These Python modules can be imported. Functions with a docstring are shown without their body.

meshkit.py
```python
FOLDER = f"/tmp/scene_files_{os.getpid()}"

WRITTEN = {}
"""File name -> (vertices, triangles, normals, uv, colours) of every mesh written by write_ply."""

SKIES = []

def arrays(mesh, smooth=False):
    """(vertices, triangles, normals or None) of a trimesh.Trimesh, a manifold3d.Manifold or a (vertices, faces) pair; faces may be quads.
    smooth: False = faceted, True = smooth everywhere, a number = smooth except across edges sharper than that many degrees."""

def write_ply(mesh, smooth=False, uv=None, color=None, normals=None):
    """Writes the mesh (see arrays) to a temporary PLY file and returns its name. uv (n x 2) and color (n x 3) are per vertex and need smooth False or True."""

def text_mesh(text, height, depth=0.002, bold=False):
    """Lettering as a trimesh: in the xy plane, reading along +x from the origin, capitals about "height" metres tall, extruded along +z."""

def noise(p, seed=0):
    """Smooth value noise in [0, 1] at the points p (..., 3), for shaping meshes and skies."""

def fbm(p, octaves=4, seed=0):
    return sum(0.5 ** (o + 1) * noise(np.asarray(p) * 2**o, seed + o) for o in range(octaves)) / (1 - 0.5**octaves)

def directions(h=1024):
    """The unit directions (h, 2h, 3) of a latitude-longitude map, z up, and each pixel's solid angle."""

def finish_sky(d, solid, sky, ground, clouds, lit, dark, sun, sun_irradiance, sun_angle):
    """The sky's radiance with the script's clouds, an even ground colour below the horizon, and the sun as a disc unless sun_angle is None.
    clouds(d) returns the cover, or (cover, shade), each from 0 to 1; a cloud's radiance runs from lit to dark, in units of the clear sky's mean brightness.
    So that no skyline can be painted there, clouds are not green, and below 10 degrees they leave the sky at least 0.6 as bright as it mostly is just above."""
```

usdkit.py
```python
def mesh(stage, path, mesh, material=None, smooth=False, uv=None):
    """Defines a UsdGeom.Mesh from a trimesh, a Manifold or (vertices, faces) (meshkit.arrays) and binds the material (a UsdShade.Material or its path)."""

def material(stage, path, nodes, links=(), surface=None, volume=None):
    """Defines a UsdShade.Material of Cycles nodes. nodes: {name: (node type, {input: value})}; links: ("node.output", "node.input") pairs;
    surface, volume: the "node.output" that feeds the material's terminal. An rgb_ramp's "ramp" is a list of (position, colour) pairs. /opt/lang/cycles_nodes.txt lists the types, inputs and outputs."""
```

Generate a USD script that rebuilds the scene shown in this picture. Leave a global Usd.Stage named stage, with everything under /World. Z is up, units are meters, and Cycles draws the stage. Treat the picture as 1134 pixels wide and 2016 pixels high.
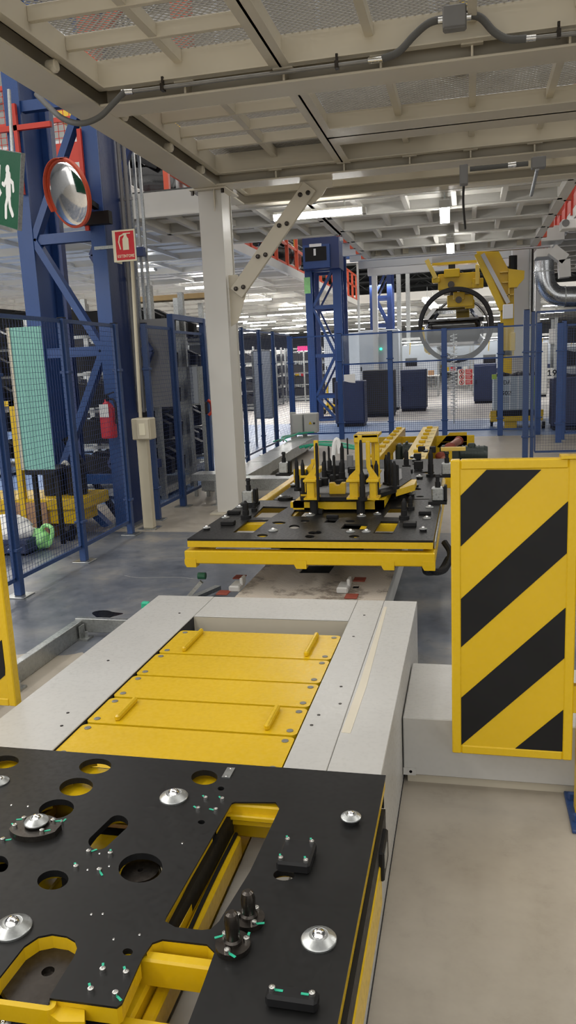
import math, random
import numpy as np, trimesh, usdkit, meshkit
from pxr import Usd, UsdGeom, UsdLux, Gf, Sdf, UsdShade
from shapely.geometry import Polygon, Point, box as sbox
from shapely.ops import unary_union
from shapely import affinity
from scipy.spatial import ConvexHull

stage = Usd.Stage.CreateInMemory()
UsdGeom.SetStageUpAxis(stage, UsdGeom.Tokens.z)
UsdGeom.SetStageMetersPerUnit(stage, 1.0)
UsdGeom.Xform.Define(stage, '/World'); UsdGeom.Scope.Define(stage, '/World/Looks')
rnd = random.Random(7); PI = math.pi

# ---------------------------------------------------------------- camera
YAW, PITCH, ROLL, FPX, EYE = -0.230719785, 0.187537392, -0.0453805370, 1536.5, 1.65
def _cam():
    ca, sa = math.cos(YAW), math.sin(YAW); cb, sb = math.cos(PITCH), math.sin(PITCH); cc, sc = math.cos(ROLL), math.sin(ROLL)
    return (np.array([[cc, -sc, 0], [sc, cc, 0], [0, 0, 1]]) @ np.array([[1, 0, 0], [0, cb, -sb], [0, sb, cb]])
            @ np.array([[1, 0, 0], [0, 0, -1], [0, 1, 0.]]) @ np.array([[ca, -sa, 0], [sa, ca, 0], [0, 0, 1]]))
RM = _cam(); EYEP = np.array([0, 0, EYE])
cam = UsdGeom.Camera.Define(stage, '/World/camera')
cam.CreateHorizontalApertureAttr(36.0); cam.CreateVerticalApertureAttr(64.0)
cam.CreateFocalLengthAttr(36.0 * FPX / 1134); cam.CreateClippingRangeAttr(Gf.Vec2f(0.05, 300))
_m = np.eye(4); _m[0, :3] = RM[0]; _m[1, :3] = -RM[1]; _m[2, :3] = -RM[2]; _m[3, :3] = EYEP
cam.AddTransformOp().Set(Gf.Matrix4d(*_m.ravel().tolist()))
cam.CreateExposureAttr(-0.3)
cam.CreateFStopAttr(0.0)

# ---------------------------------------------------------------- light: the unbuilt rest of the hall (dome) and lamps
dome = UsdLux.DomeLight.Define(stage, '/World/hall_ambient'); dome.CreateIntensityAttr(0.45); dome.CreateColorAttr(Gf.Vec3f(1.0, 0.98, 0.95))
def rect_light(name, pos, w, l, power, color=(1, 0.97, 0.92), rot=None):
    L = UsdLux.RectLight.Define(stage, '/World/' + name)
    L.CreateWidthAttr(w); L.CreateHeightAttr(l); L.CreateIntensityAttr(power); L.CreateColorAttr(Gf.Vec3f(*color))
    L.AddTranslateOp().Set(Gf.Vec3d(*map(float, pos)))
    if rot: L.AddRotateXYZOp().Set(Gf.Vec3f(*rot))
    return L
# high-bay rows of the hall roof and the lamp rows under the mezzanine behind the photographer
rect_light('bay_light_row', (-1.5, 8, 8.7), 14, 12, 1.6)
rect_light('bay_light_row_far', (-6, 30, 8.7), 30, 22, 2.2)
rect_light('bay_light_row_left', (-12, 8, 8.7), 8, 16, 2.2)
rect_light('mezzanine_lamp_row', (-2.6, 0.3, 3.4), 0.5, 3.0, 14)
rect_light('mezzanine_lamp_row_right', (1.7, 2.2, 3.4), 0.4, 2.6, 6.5)
rect_light('mezzanine_lamp_row_side', (3.4, 6.0, 3.4), .4, 3.0, 30)
for k_, (x_, y_) in enumerate(((-7.6, 14.5), (-11.5, 15), (-7.6, 24), (-11.5, 25), (-8, 33))): rect_light('aisle_lamp_row_%d' % k_, (x_, y_, 3.98), .3, 8.0, 62)
rect_light('cell_lamp_row', (-1.0, 27, 4.1), 5.0, .4, 40)
rect_light('hall_lamp_row_left', (-5.6, 3.0, 4.0), .4, 4.0, 22)
rect_light('mezzanine_lamp_row_back', (-0.5, -3.0, 3.4), 3.0, 0.5, 12)

# ---------------------------------------------------------------- measuring: a photo pixel to a point on a known plane
def _ray(u, v): return RM.T @ np.array([(u - 567) / FPX, (v - 1008) / FPX, 1.0])
def PZ(u, v, z=0.0): d = _ray(u, v); return EYEP + d * (z - EYE) / d[2]
def PY(u, v, y): d = _ray(u, v); return EYEP + d * y / d[1]
def PX(u, v, x): d = _ray(u, v); return EYEP + d * x / d[0]

# ---------------------------------------------------------------- mesh building
_c = []
for sx in (-1, 1):
    for sy in (-1, 1):
        for sz in (-1, 1):
            _c += [((sx, sy, sz), a) for a in range(3)]
def _cb(h, c):
    out = []
    for s, a in _c:
        p = [s[k] * (h[k] - (0 if k == a else c)) for k in range(3)]
        out.append(p)
    return np.array(out)
def _orient(v, f):
    f = np.array(f); ctr = v.mean(0)
    n = np.cross(v[f[:, 1]] - v[f[:, 0]], v[f[:, 2]] - v[f[:, 0]])
    bad = ((v[f].mean(1) - ctr) * n).sum(1) < 0
    f[bad] = f[bad][:, ::-1]; return f
_tv = _cb((1, 1, 1), .3); _CBF = _orient(_tv, ConvexHull(_tv).simplices)
_BV = np.array([(x, y, z) for x in (-1, 1) for y in (-1, 1) for z in (-1, 1)], float)
_BF = _orient(_BV, ConvexHull(_BV).simplices)
def frame_of(d, up=(0, 0, 1)):
    d = np.asarray(d, float); d = d / np.linalg.norm(d); up = np.asarray(up, float)
    s = np.cross(up, d)
    if np.linalg.norm(s) < 1e-6: s = np.cross((1, 0, 0) if abs(d[0]) < .9 else (0, 1, 0), d)
    s /= np.linalg.norm(s); u = np.cross(d, s)
    return np.stack([s, u, d], 1)
class MB:
    def __init__(self): self.v = []; self.f = []; self.n = 0
    def add(self, v, f):
        v = np.asarray(v, float); self.v.append(v); self.f.append(np.asarray(f, int) + self.n); self.n += len(v); return self
    def box(self, c, s, ch=0.0, R=None):
        h = np.asarray(s, float) / 2
        ch = min(ch, h.min() * .8)
        v, f = (_cb(h, ch), _CBF) if ch > 0 else (_BV * h, _BF)
        if R is not None: v = v @ np.asarray(R).T
        return self.add(v + np.asarray(c, float), f)
    def bx(self, x0, x1, y0, y1, z0, z1, ch=0.0):
        return self.box(((x0 + x1) / 2, (y0 + y1) / 2, (z0 + z1) / 2), (abs(x1 - x0), abs(y1 - y0), abs(z1 - z0)), ch)
    def bar(self, p0, p1, w, h, up=(0, 0, 1), ch=0.0):
        p0, p1 = np.asarray(p0, float), np.asarray(p1, float); d = p1 - p0
        return self.box((p0 + p1) / 2, (w, h, np.linalg.norm(d)), ch, frame_of(d, up))
    def lathe(self, prof, o=(0, 0, 0), axis=(0, 0, 1), n=24):
        F = frame_of(axis, (0, 1, 0) if abs(axis[2]) > .9 else (0, 0, 1)); P = np.asarray(prof, float); k = len(P)
        a = np.arange(n) * 2 * PI / n
        v = np.stack([np.outer(P[:, 0], np.cos(a)), np.outer(P[:, 0], np.sin(a)), np.repeat(P[:, 1:2], n, 1)], -1).reshape(-1, 3)
        f = []
        for i in range(k - 1):
            for j in range(n):
                a0, a1, b0, b1 = i * n + j, i * n + (j + 1) % n, (i + 1) * n + j, (i + 1) * n + (j + 1) % n
                f += [(a0, a1, b1), (a0, b1, b0)]
        e = len(v)
        v = np.vstack([v, [[0, 0, P[0, 1]], [0, 0, P[-1, 1]]]])
        for j in range(n):
            if P[0, 0] > 1e-6: f.append((e, (j + 1) % n, j))
            if P[-1, 0] > 1e-6: f.append((e + 1, (k - 1) * n + j, (k - 1) * n + (j + 1) % n))
        return self.add(v @ F.T + np.asarray(o, float), f)
    def cyl(self, p0, p1, r, r2=None, n=14):
        p0, p1 = np.asarray(p0, float), np.asarray(p1, float); d = p1 - p0
        return self.lathe([(r, 0), (r if r2 is None else r2, np.linalg.norm(d))], p0, d / np.linalg.norm(d), n)
    def tube(self, pts, r, n=8, sub=5):
        P = np.asarray(pts, float)
        if sub > 1 and len(P) > 2:
            Q = np.vstack([2 * P[0] - P[1], P, 2 * P[-1] - P[-2]]); out = []
            for i in range(1, len(Q) - 2):
                for t in np.arange(sub) / sub:
                    a, b, c, d = Q[i - 1:i + 3]
                    out.append(.5 * (2 * b + (c - a) * t + (2 * a - 5 * b + 4 * c - d) * t * t + (3 * b - a - 3 * c + d) * t ** 3))
            P = np.array(out + [P[-1]])
        T = np.gradient(P, axis=0); T /= np.linalg.norm(T, axis=1, keepdims=True)
        s = frame_of(T[0])[:, 0]; rings = []
        a = np.arange(n) * 2 * PI / n
        for p, t in zip(P, T):
            s = s - t * (s @ t); s /= np.linalg.norm(s); u = np.cross(t, s)
            rings.append(p + r * (np.outer(np.cos(a), s) + np.outer(np.sin(a), u)))
        v = np.vstack(rings); f = []
        for i in range(len(P) - 1):
            for j in range(n):
                a0, a1, b0, b1 = i * n + j, i * n + (j + 1) % n, (i + 1) * n + j, (i + 1) * n + (j + 1) % n
                f += [(a0, a1, b1), (a0, b1, b0)]
        e = len(v); v = np.vstack([v, P[0], P[-1]])
        for j in range(n): f += [(e, (j + 1) % n, j), (e + 1, (len(P) - 1) * n + j, (len(P) - 1) * n + (j + 1) % n)]
        return self.add(v, f)
    def prism(self, poly, z0, z1, M=None):
        """shapely polygon extruded along z; M (3x3) and an origin map it elsewhere"""
        for g in getattr(poly, 'geoms', [poly]):
            if g.area < 1e-9: continue
            t = trimesh.creation.extrude_polygon(g, z1 - z0, engine='earcut'); v = np.array(t.vertices); v[:, 2] += z0
            if M is not None: v = v @ np.asarray(M[0]).T + np.asarray(M[1], float)
            self.add(v, t.faces)
        return self
    def sphere(self, c, r, sc=(1, 1, 1), sub=2):
        t = trimesh.creation.icosphere(sub, 1.0); return self.add(np.array(t.vertices) * r * np.asarray(sc) + np.asarray(c, float), t.faces)
    def mesh(self, t, M=None, o=(0, 0, 0)):
        v = np.array(t.vertices)
        if M is not None: v = v @ np.asarray(M).T
        return self.add(v + np.asarray(o, float), t.faces)
    def get(self): return np.vstack(self.v), np.vstack(self.f)
XZ = np.array([[1, 0, 0], [0, 0, -1], [0, 1, 0.]])     # polygon x -> X, y -> Z, extrude -> -Y
YZ = np.array([[0, 0, 1], [1, 0, 0], [0, 1, 0.]])      # polygon x -> Y, y -> Z, extrude -> +X

# ---------------------------------------------------------------- scene objects
_names = {}
def numbered(parent, name):
    k = (parent, name); i = _names.get(k, 0); _names[k] = i + 1
    return name if i == 0 else f'{name}_{i:03d}'
ORG = {}
def setd(p, label=None, cat=None, group=None, kind=None):
    for k, v in (('label', label), ('category', cat), ('group', group), ('kind', kind)):
        if v: p.SetCustomDataByKey(k, v)
def thing(name, label, cat, loc=(0, 0, 0), rotz=0, group=None, kind=None):
    path = '/World/' + numbered('/World', name)
    x = UsdGeom.Xform.Define(stage, path)
    x.AddTranslateOp().Set(Gf.Vec3d(*map(float, loc))); x.AddRotateZOp().Set(float(math.degrees(rotz)))
    ORG[path] = np.asarray(loc, float); setd(x.GetPrim(), label, cat, group, kind); return x.GetPrim()
def obj(name, mb, mat, parent=None, label=None, cat=None, group=None, kind=None, smooth=False):
    base = str(parent.GetPath()) if parent else '/World'
    path = base + '/' + numbered(base, name)
    v, f = mb.get()
    used, inv = np.unique(f, return_inverse=True); v, f = v[used], inv.reshape(f.shape)
    root = '/' + '/'.join(path.split('/')[1:3])
    if parent: v = v - ORG.get(root, np.zeros(3))
    p = usdkit.mesh(stage, path, (v, f), M[mat], smooth=smooth).GetPrim()
    setd(p, label, cat, group, kind); return p
def dup(root, loc, rotz=0, label=None, group=None):
    was = root.GetCustomData()
    r = thing(_strip(root.GetName()), label or was['label'], was['category'], loc, rotz, group or was.get('group'))
    r.GetReferences().AddInternalReference(root.GetPath()); r.SetInstanceable(True); return r
def _strip(n): return n[:-4] if n[-4:-3] == '_' and n[-3:].isdigit() else n
def move(p, loc, rotz=0):
    p.GetAttribute('xformOp:translate').Set(Gf.Vec3d(*map(float, loc))); p.GetAttribute('xformOp:rotateZ').Set(float(math.degrees(rotz)))
def struct(name, mb, mat, **k): return obj(name, mb, mat, kind='structure', **k)

# ---------------------------------------------------------------- materials
M = {}
def paint(name, col, rough=.45, var=.06, scale=3.0, metal=0.0, spots=None, bump=0.0, spec=.5, fine=60):
    col = np.array(col, float)
    n = {'g': ('geometry', {}), 'n': ('noise_texture', {'scale': scale, 'detail': 5.0, 'roughness': .6}),
         'r': ('rgb_ramp', {'ramp': [(.3, tuple(col * (1 - var))), (.7, tuple(np.minimum(col * (1 + var), .95)))]}),
         'n2': ('noise_texture', {'scale': float(fine), 'detail': 3.0}),
         'rr': ('map_range', {'from_min': .3, 'from_max': .7, 'to_min': max(rough - .06, .02), 'to_max': rough + .06}),
         'p': ('principled_bsdf', {'metallic': float(metal), 'specular_ior_level': float(spec)})}
    l = [('g.position', 'n.vector'), ('g.position', 'n2.vector'), ('n.fac', 'r.fac'), ('n2.fac', 'rr.value'), ('rr.result', 'p.roughness')]
    if spots:
        sc, amt, thr = spots
        n['n3'] = ('noise_texture', {'scale': 14.0, 'detail': 6.0, 'roughness': .75}); n['r3'] = ('rgb_ramp', {'ramp': [(thr, (0, 0, 0)), (thr + .07, (amt,) * 3)]})
        n['mx'] = ('mix_color', {'b': tuple(sc)}); l += [('g.position', 'n3.vector'), ('n3.fac', 'r3.fac'), ('r3.color', 'mx.fac'), ('r.color', 'mx.a'), ('mx.result', 'p.base_color')]
    else: l.append(('r.color', 'p.base_color'))
    if bump:
        n['b'] = ('bump', {'strength': float(bump), 'distance': .002}); l += [('n2.fac', 'b.height'), ('b.normal', 'p.normal')]
    M[name] = usdkit.material(stage, '/World/Looks/' + name, n, l, surface='p.BSDF')
def glow(name, col, s):
    M[name] = usdkit.material(stage, '/World/Looks/' + name, {'e': ('emission', {'color': tuple(col), 'strength': float(s)})}, [], surface='e.emission')
paint('cream', (.61, .56, .45), .42, .05, 1.2, spots=((.30, .26, .2), .25, .68))
paint('cream_dark', (.50, .455, .36), .5, .06, 1.0)
paint('white_beam', (.66, .645, .60), .45, .05, .8)
paint('white_cover', (.47, .465, .445), .35, .05, 1.5, spots=((.22, .2, .18), .6, .70), bump=.05)
paint('yellow', (.63, .41, .007), .30, .05, 2.0, spots=((.42, .27, .02), .3, .70))
paint('yellow_pale', (.70, .50, .10), .38, .05, 2.0)
paint('black_plate', (.009, .009, .009), .42, .25, 5.0, spec=.3)
paint('black', (.009, .009, .0095), .5, .2, 5.0, spec=.25)
paint('black_soft', (.016, .016, .018), .7, .2, 5.0)
paint('black_gloss', (.006, .006, .007), .12, .2, 3.0)
paint('gunmetal', (.07, .062, .055), .3, .1, 8.0, metal=.9)
paint('blue', (.018, .062, .215), .38, .08, 2.0)
paint('blue_fence', (.022, .055, .165), .36, .08, 2.0)
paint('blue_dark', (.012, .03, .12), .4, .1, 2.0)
paint('zinc', (.42, .435, .43), .35, .12, 9.0, metal=.85)
paint('mesh_grey', (.30, .285, .25), .5, .08, 6.0)
paint('pipe_grey', (.24, .235, .22), .4, .1, 9.0, metal=.5)
paint('steel', (.75, .75, .73), .22, .06, 9.0, metal=1.0)
paint('chrome', (.88, .88, .88), .08, .03, 9.0, metal=1.0)
paint('grey_box', (.48, .48, .46), .45, .04, 3.0)
paint('grey_mid', (.20, .20, .20), .5, .08, 3.0)
paint('grey_cable', (.10, .10, .095), .6, .08, 6.0)
paint('beige_box', (.55, .50, .38), .5, .05, 3.0)
paint('red', (.55, .04, .02), .45, .1, 2.0)
paint('red_orange', (.55, .075, .03), .45, .08, 2.0)
paint('red_sign', (.58, .02, .03), .4, .05, 2.0)
paint('red_brown', (.25, .05, .03), .7, .15, 20.0)
paint('green_sign', (.008, .085, .04), .4, .06, 2.0)
paint('green_mark', (.02, .42, .25), .5, .05, 9.0)
paint('green_bag', (.35, .75, .28), .35, .1, 9.0)
paint('green_lime', (.40, .58, .08), .5, .05, 3.0)
paint('green_motor', (.035, .05, .045), .4, .1, 6.0)
paint('teal', (.32, .60, .54), .5, .05, 2.0)
paint('white', (.78, .78, .76), .5, .03, 3.0)
paint('white_paper', (.75, .75, .74), .7, .03, 6.0)
paint('board_grey', (.42, .46, .52), .5, .04, 3.0)
paint('container_grey', (.36, .42, .47), .5, .04, 3.0)
paint('cardboard', (.36, .21, .11), .75, .08, 4.0)
paint('copper', (.42, .17, .12), .4, .1, 8.0, metal=.3)
paint('bin_blue', (.018, .028, .075), .5, .1, 3.0)
paint('duct', (.50, .52, .54), .22, .1, 5.0, metal=.95)
paint('wood', (.45, .31, .14), .6, .1, 4.0)
paint('roof', (.50, .51, .52), .7, .05, .6)
paint('sign_cream', (.75, .70, .52), .5, .03, 4.0)
paint('pink', (.8, .03, .22), .5, .05, 2.0)
glow('tube', (1, .98, .94), 30.0)
glow('tube_far', (1, .98, .94), 18.0)
glow('tube_mezz', (1, .98, .94), 75.0)
glow('led_green', (.02, 1, .5), 4.0)
# chequer plate: cream paint, worn dark patches, raised pattern
M['chequer'] = usdkit.material(stage, '/World/Looks/chequer', {
    'g': ('geometry', {}), 'n': ('noise_texture', {'scale': 3.2, 'detail': 7.0, 'roughness': .75}), 'r': ('rgb_ramp', {'ramp': [(.53, (.56, .50, .43)), (.62, (.22, .185, .15))]}),
    'w': ('wave_texture', {'scale': 22.0, 'distortion': .5}), 'mp': ('mapping', {'rotation': (0, 0, .7)}), 'b': ('bump', {'strength': .8, 'distance': .004}), 'p': ('principled_bsdf', {'roughness': .5})},
    [('g.position', 'n.vector'), ('n.fac', 'r.fac'), ('r.color', 'p.base_color'), ('g.position', 'mp.vector'), ('mp.vector', 'w.vector'), ('w.fac', 'b.height'), ('b.normal', 'p.normal')], surface='p.BSDF')
def pane(name, milk):
    M[name] = usdkit.material(stage, '/World/Looks/' + name, {
        't': ('transparent_bsdf', {'color': (.93, .95, .96)}), 'd': ('diffuse_bsdf', {'color': (.6, .66, .72)}), 'gl': ('glossy_bsdf', {'color': (1, 1, 1), 'roughness': .05}),
        'fr': ('fresnel', {'IOR': 1.45}), 'm1': ('mix_closure', {'fac': milk}), 'm2': ('mix_closure', {})},
        [('t.BSDF', 'm1.closure1'), ('d.BSDF', 'm1.closure2'), ('fr.fac', 'm2.fac'), ('m1.closure', 'm2.closure1'), ('gl.BSDF', 'm2.closure2')], surface='m2.closure')
pane('plexi', .09)
# floor: beige concrete with a painted blue-grey zone, far blue lane, stains
def floor_material():
    n = {'g': ('geometry', {}), 's': ('separate_xyz', {}),
         'nb': ('noise_texture', {'scale': .9, 'detail': 6.0, 'roughness': .65}), 'nf': ('noise_texture', {'scale': 7.0, 'detail': 6.0, 'roughness': .7}), 'ne': ('noise_texture', {'scale': 2.3, 'detail': 5.0}),
         'rb': ('rgb_ramp', {'ramp': [(.3, (.345, .305, .25)), (.7, (.44, .40, .335))]}), 'rf': ('rgb_ramp', {'ramp': [(.3, (.84, .84, .84)), (.7, (1.05, 1.05, 1.05))]}),
         'mc': ('mix_color', {'blend_type': 'multiply', 'fac': .7}),
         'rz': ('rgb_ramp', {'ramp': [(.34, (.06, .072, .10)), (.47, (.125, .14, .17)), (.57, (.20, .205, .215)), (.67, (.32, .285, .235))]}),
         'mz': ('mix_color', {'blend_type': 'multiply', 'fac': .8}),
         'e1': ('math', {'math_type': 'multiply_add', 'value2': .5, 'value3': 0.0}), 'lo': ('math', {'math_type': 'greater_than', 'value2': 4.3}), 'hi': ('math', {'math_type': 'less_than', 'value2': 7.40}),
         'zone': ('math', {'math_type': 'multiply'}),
         'lane1': ('math', {'math_type': 'greater_than', 'value2': 16.6}), 'lane2': ('math', {'math_type': 'less_than', 'value2': 21.3}), 'lane': ('math', {'math_type': 'multiply'}),
         'xl': ('math', {'math_type': 'less_than', 'value2': -3.75}), 'xl2': ('math', {'math_type': 'greater_than', 'value2': 9.0}), 'xm': ('math', {'math_type': 'multiply'}), 'lany': ('math', {'math_type': 'maximum'}),
         'far': ('math', {'math_type': 'greater_than', 'value2': 21.3}),
         'm1': ('mix_color', {}), 'm2': ('mix_color', {'b': (.13, .20, .36)}), 'm3': ('mix_color', {'b': (.36, .34, .33)}),
         'rr': ('map_range', {'from_min': .3, 'from_max': .7, 'to_min': .30, 'to_max': .5}), 'b': ('bump', {'strength': .12, 'distance': .004}), 'p': ('principled_bsdf', {})}
    l = [('g.position', 's.vector'), ('g.position', 'nb.vector'), ('g.position', 'nf.vector'), ('g.position', 'ne.vector'), ('nb.fac', 'rb.fac'), ('nf.fac', 'rf.fac'),
         ('rb.color', 'mc.a'), ('rf.color', 'mc.b'), ('nb.fac', 'rz.fac'), ('rz.color', 'mz.a'), ('rf.color', 'mz.b'),
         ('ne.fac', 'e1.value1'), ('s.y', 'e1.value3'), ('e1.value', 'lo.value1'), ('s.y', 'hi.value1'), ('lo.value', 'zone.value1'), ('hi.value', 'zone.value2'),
         ('s.y', 'lane1.value1'), ('s.y', 'lane2.value1'), ('lane1.value', 'lane.value1'), ('lane2.value', 'lane.value2'), ('s.x', 'xl.value1'), ('s.y', 'xl2.value1'), ('xl.value', 'xm.value1'), ('xl2.value', 'xm.value2'),
         ('xm.value', 'lany.value1'), ('lane.value', 'lany.value2'), ('s.y', 'far.value1'),
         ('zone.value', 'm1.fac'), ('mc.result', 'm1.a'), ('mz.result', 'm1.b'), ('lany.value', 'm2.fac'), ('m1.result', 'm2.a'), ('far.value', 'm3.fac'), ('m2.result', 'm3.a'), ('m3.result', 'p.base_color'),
         ('nf.fac', 'rr.value'), ('rr.result', 'p.roughness'), ('nf.fac', 'b.height'), ('b.normal', 'p.normal')]
    M['floor'] = usdkit.material(stage, '/World/Looks/floor', n, l, surface='p.BSDF')
floor_material()
#PART2
# ================================================================ THE HALL SHELL
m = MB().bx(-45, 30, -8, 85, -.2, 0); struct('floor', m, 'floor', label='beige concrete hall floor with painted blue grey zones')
m = MB().bx(-45, 30, 84.8, 85, 0, 9.2); struct('wall_back', m, 'roof')
m = MB().bx(-45.2, -45, -8, 85, 0, 9.2); struct('wall_left', m, 'roof')
m = MB().bx(30, 30.2, -8, 85, 0, 9.2); struct('wall_right', m, 'roof')
m = MB().bx(-45, 30, -2, 85, 9.2, 9.4); struct('ceiling', m, 'roof')
for k in range(13):
    y = 2 + k * 6.5; t = thing('roof_truss', 'pale steel roof truss spanning high across the hall', 'truss', (0, y, 8.6), group='roof trusses of the hall')
    obj('chord', MB().bx(-45, 30, y - .1, y + .1, 8.95, 9.15), 'roof', t); obj('chord', MB().bx(-45, 30, y - .08, y + .08, 7.9, 8.05), 'roof', t)
    z = MB()
    for i in range(25): z.bar((-45 + 3 * i, y, 8.0), (-43.5 + 3 * i, y, 9.0), .06, .06); z.bar((-43.5 + 3 * i, y, 9.0), (-42 + 3 * i, y, 8.0), .06, .06)
    obj('lattice', z, 'zinc', t)
# floor lines: white edge line of the blue lane and expansion joints
tp = obj('floor_line', MB().bx(-4, 20, 20.9, 21.05, 0, .004), 'white', label='white painted line along the far edge of the blue lane', cat='floor line')
tp = obj('floor_crack', MB().tube([(-2.75, 5.74, -.001), (-2.6, 5.69, -.001), (-2.3, 5.72, -.001), (-2.1, 5.68, -.001)], .0035, 4), 'grey_mid', label='thin dark crack across the blue grey floor', cat='crack')
sp = Polygon([(math.cos(a) * (.10 + .03 * math.sin(3 * a)), math.sin(a) * (.09 + .03 * math.cos(2 * a + 1))) for a in np.linspace(0, 2 * PI, 30)[:-1]])
o_ = PZ(208, 1210); obj('oil_stain', MB().prism(affinity.translate(sp, o_[0], o_[1]), 0, .0008), 'black_gloss', label='dark wet stain on the blue grey floor', cat='stain')

# ================================================================ NEAR MEZZANINE OVERHEAD
def i_beam(t, a, b, zb, w, h, mat, along):
    """I-beam with lower flange bottom at zb; along 'x' or 'y'; a,b = (cross position, start, end)"""
    c, s, e = a
    def B(o0, o1, z0, z1): return MB().bx(s, e, c + o0, c + o1, z0, z1, .004) if along == 'x' else MB().bx(c + o0, c + o1, s, e, z0, z1, .004)
    obj('lower_flange', B(-w / 2, w / 2, zb, zb + .016), mat, t); obj('web', B(-.006, .006, zb + .016, zb + h - .016), 'cream_dark', t); obj('upper_flange', B(-w / 2, w / 2, zb + h - .016, zb + h), mat, t)
ZB = 3.5
t = thing('steel_beam', 'long cream steel beam at upper left running from the camera to the white column', 'beam', (-2.675, 0, ZB))
i_beam(t, (-2.675, -2.0, 9.3), None, ZB, .27, .27, 'cream', 'y')
for y in (4.9, 5.95, 6.9, 7.75): obj('spacer_block', MB().lathe([(.0, 0), (.035, 0), (.04, .01), (.04, .06), (.03, .07)], (-2.575, y, ZB + .05), (1, 0, .0), 10), 'cream', t, smooth=40)
for k, (y, lab) in enumerate(((5.69, 'cream steel cross beam nearest the camera with the grey conduit along it'), (8.36, 'cream steel cross beam carried by the white column and its brace'))):
    t = thing('steel_beam', lab, 'beam', (0, y, ZB)); i_beam(t, (y, -2.539, 3.6), None, ZB, .28, .27, 'cream', 'x')
    for x in (-1.9, -1.2, -.55, .03, .62, 1.3):
        obj('stiffener', MB().bx(x - .007, x + .007, y - .13, y - .006, ZB + .016, ZB + .25), 'cream', t)
        obj('clip', MB().bx(x - .07, x + .07, y - .16, y - .11, ZB + .082, ZB + .095, .003).bx(x - .055, x - .035, y - .145, y - .12, ZB + .09, ZB + .12).bx(x + .035, x + .055, y - .145, y - .12, ZB + .09, ZB + .12), 'cream_dark', t)
t = thing('steel_beam', 'cream steel edge beam closing the far end of the near mezzanine', 'beam', (0, 9.42, ZB)); i_beam(t, (9.42, -2.66, 3.6), None, ZB, .2, .29, 'cream', 'x')

def expanded_mesh(x0, x1, y0, y1, z, cw=.05, chh=.025, t=.0022, d=.004):
    """diamond expanded metal: zig-zag strands along x, each a thin raised blade"""
    V = []; nx = int((x1 - x0) / (cw / 2)); ny = int((y1 - y0) / chh)
    j, i = np.meshgrid(np.arange(ny + 1), np.arange(nx), indexing='ij'); j = j.ravel(); i = i.ravel()
    xa = x0 + i * cw / 2; xb = xa + cw / 2; ya = y0 + j * chh + np.where((i + j) % 2 == 0, 0, chh / 2 * .98); yb = y0 + j * chh + np.where((i + j) % 2 == 0, chh / 2 * .98, 0)
    n = len(xa); v = np.zeros((n, 8, 3))
    for q, (sx, dy, dz) in enumerate(((0, -t, -d), (0, t, -d), (0, t, d), (0, -t, d), (1, -t, -d), (1, t, -d), (1, t, d), (1, -t, d))):
        v[:, q, 0] = xb if sx else xa; v[:, q, 1] = (yb if sx else ya) + dy; v[:, q, 2] = z + dz
    f0 = np.array([(0, 1, 5), (0, 5, 4), (2, 3, 7), (2, 7, 6), (1, 2, 6), (1, 6, 5), (3, 0, 4), (3, 4, 7)])
    f = (f0[None] + 8 * np.arange(n)[:, None, None]).reshape(-1, 3)
    return MB().add(v.reshape(-1, 3), f)
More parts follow.
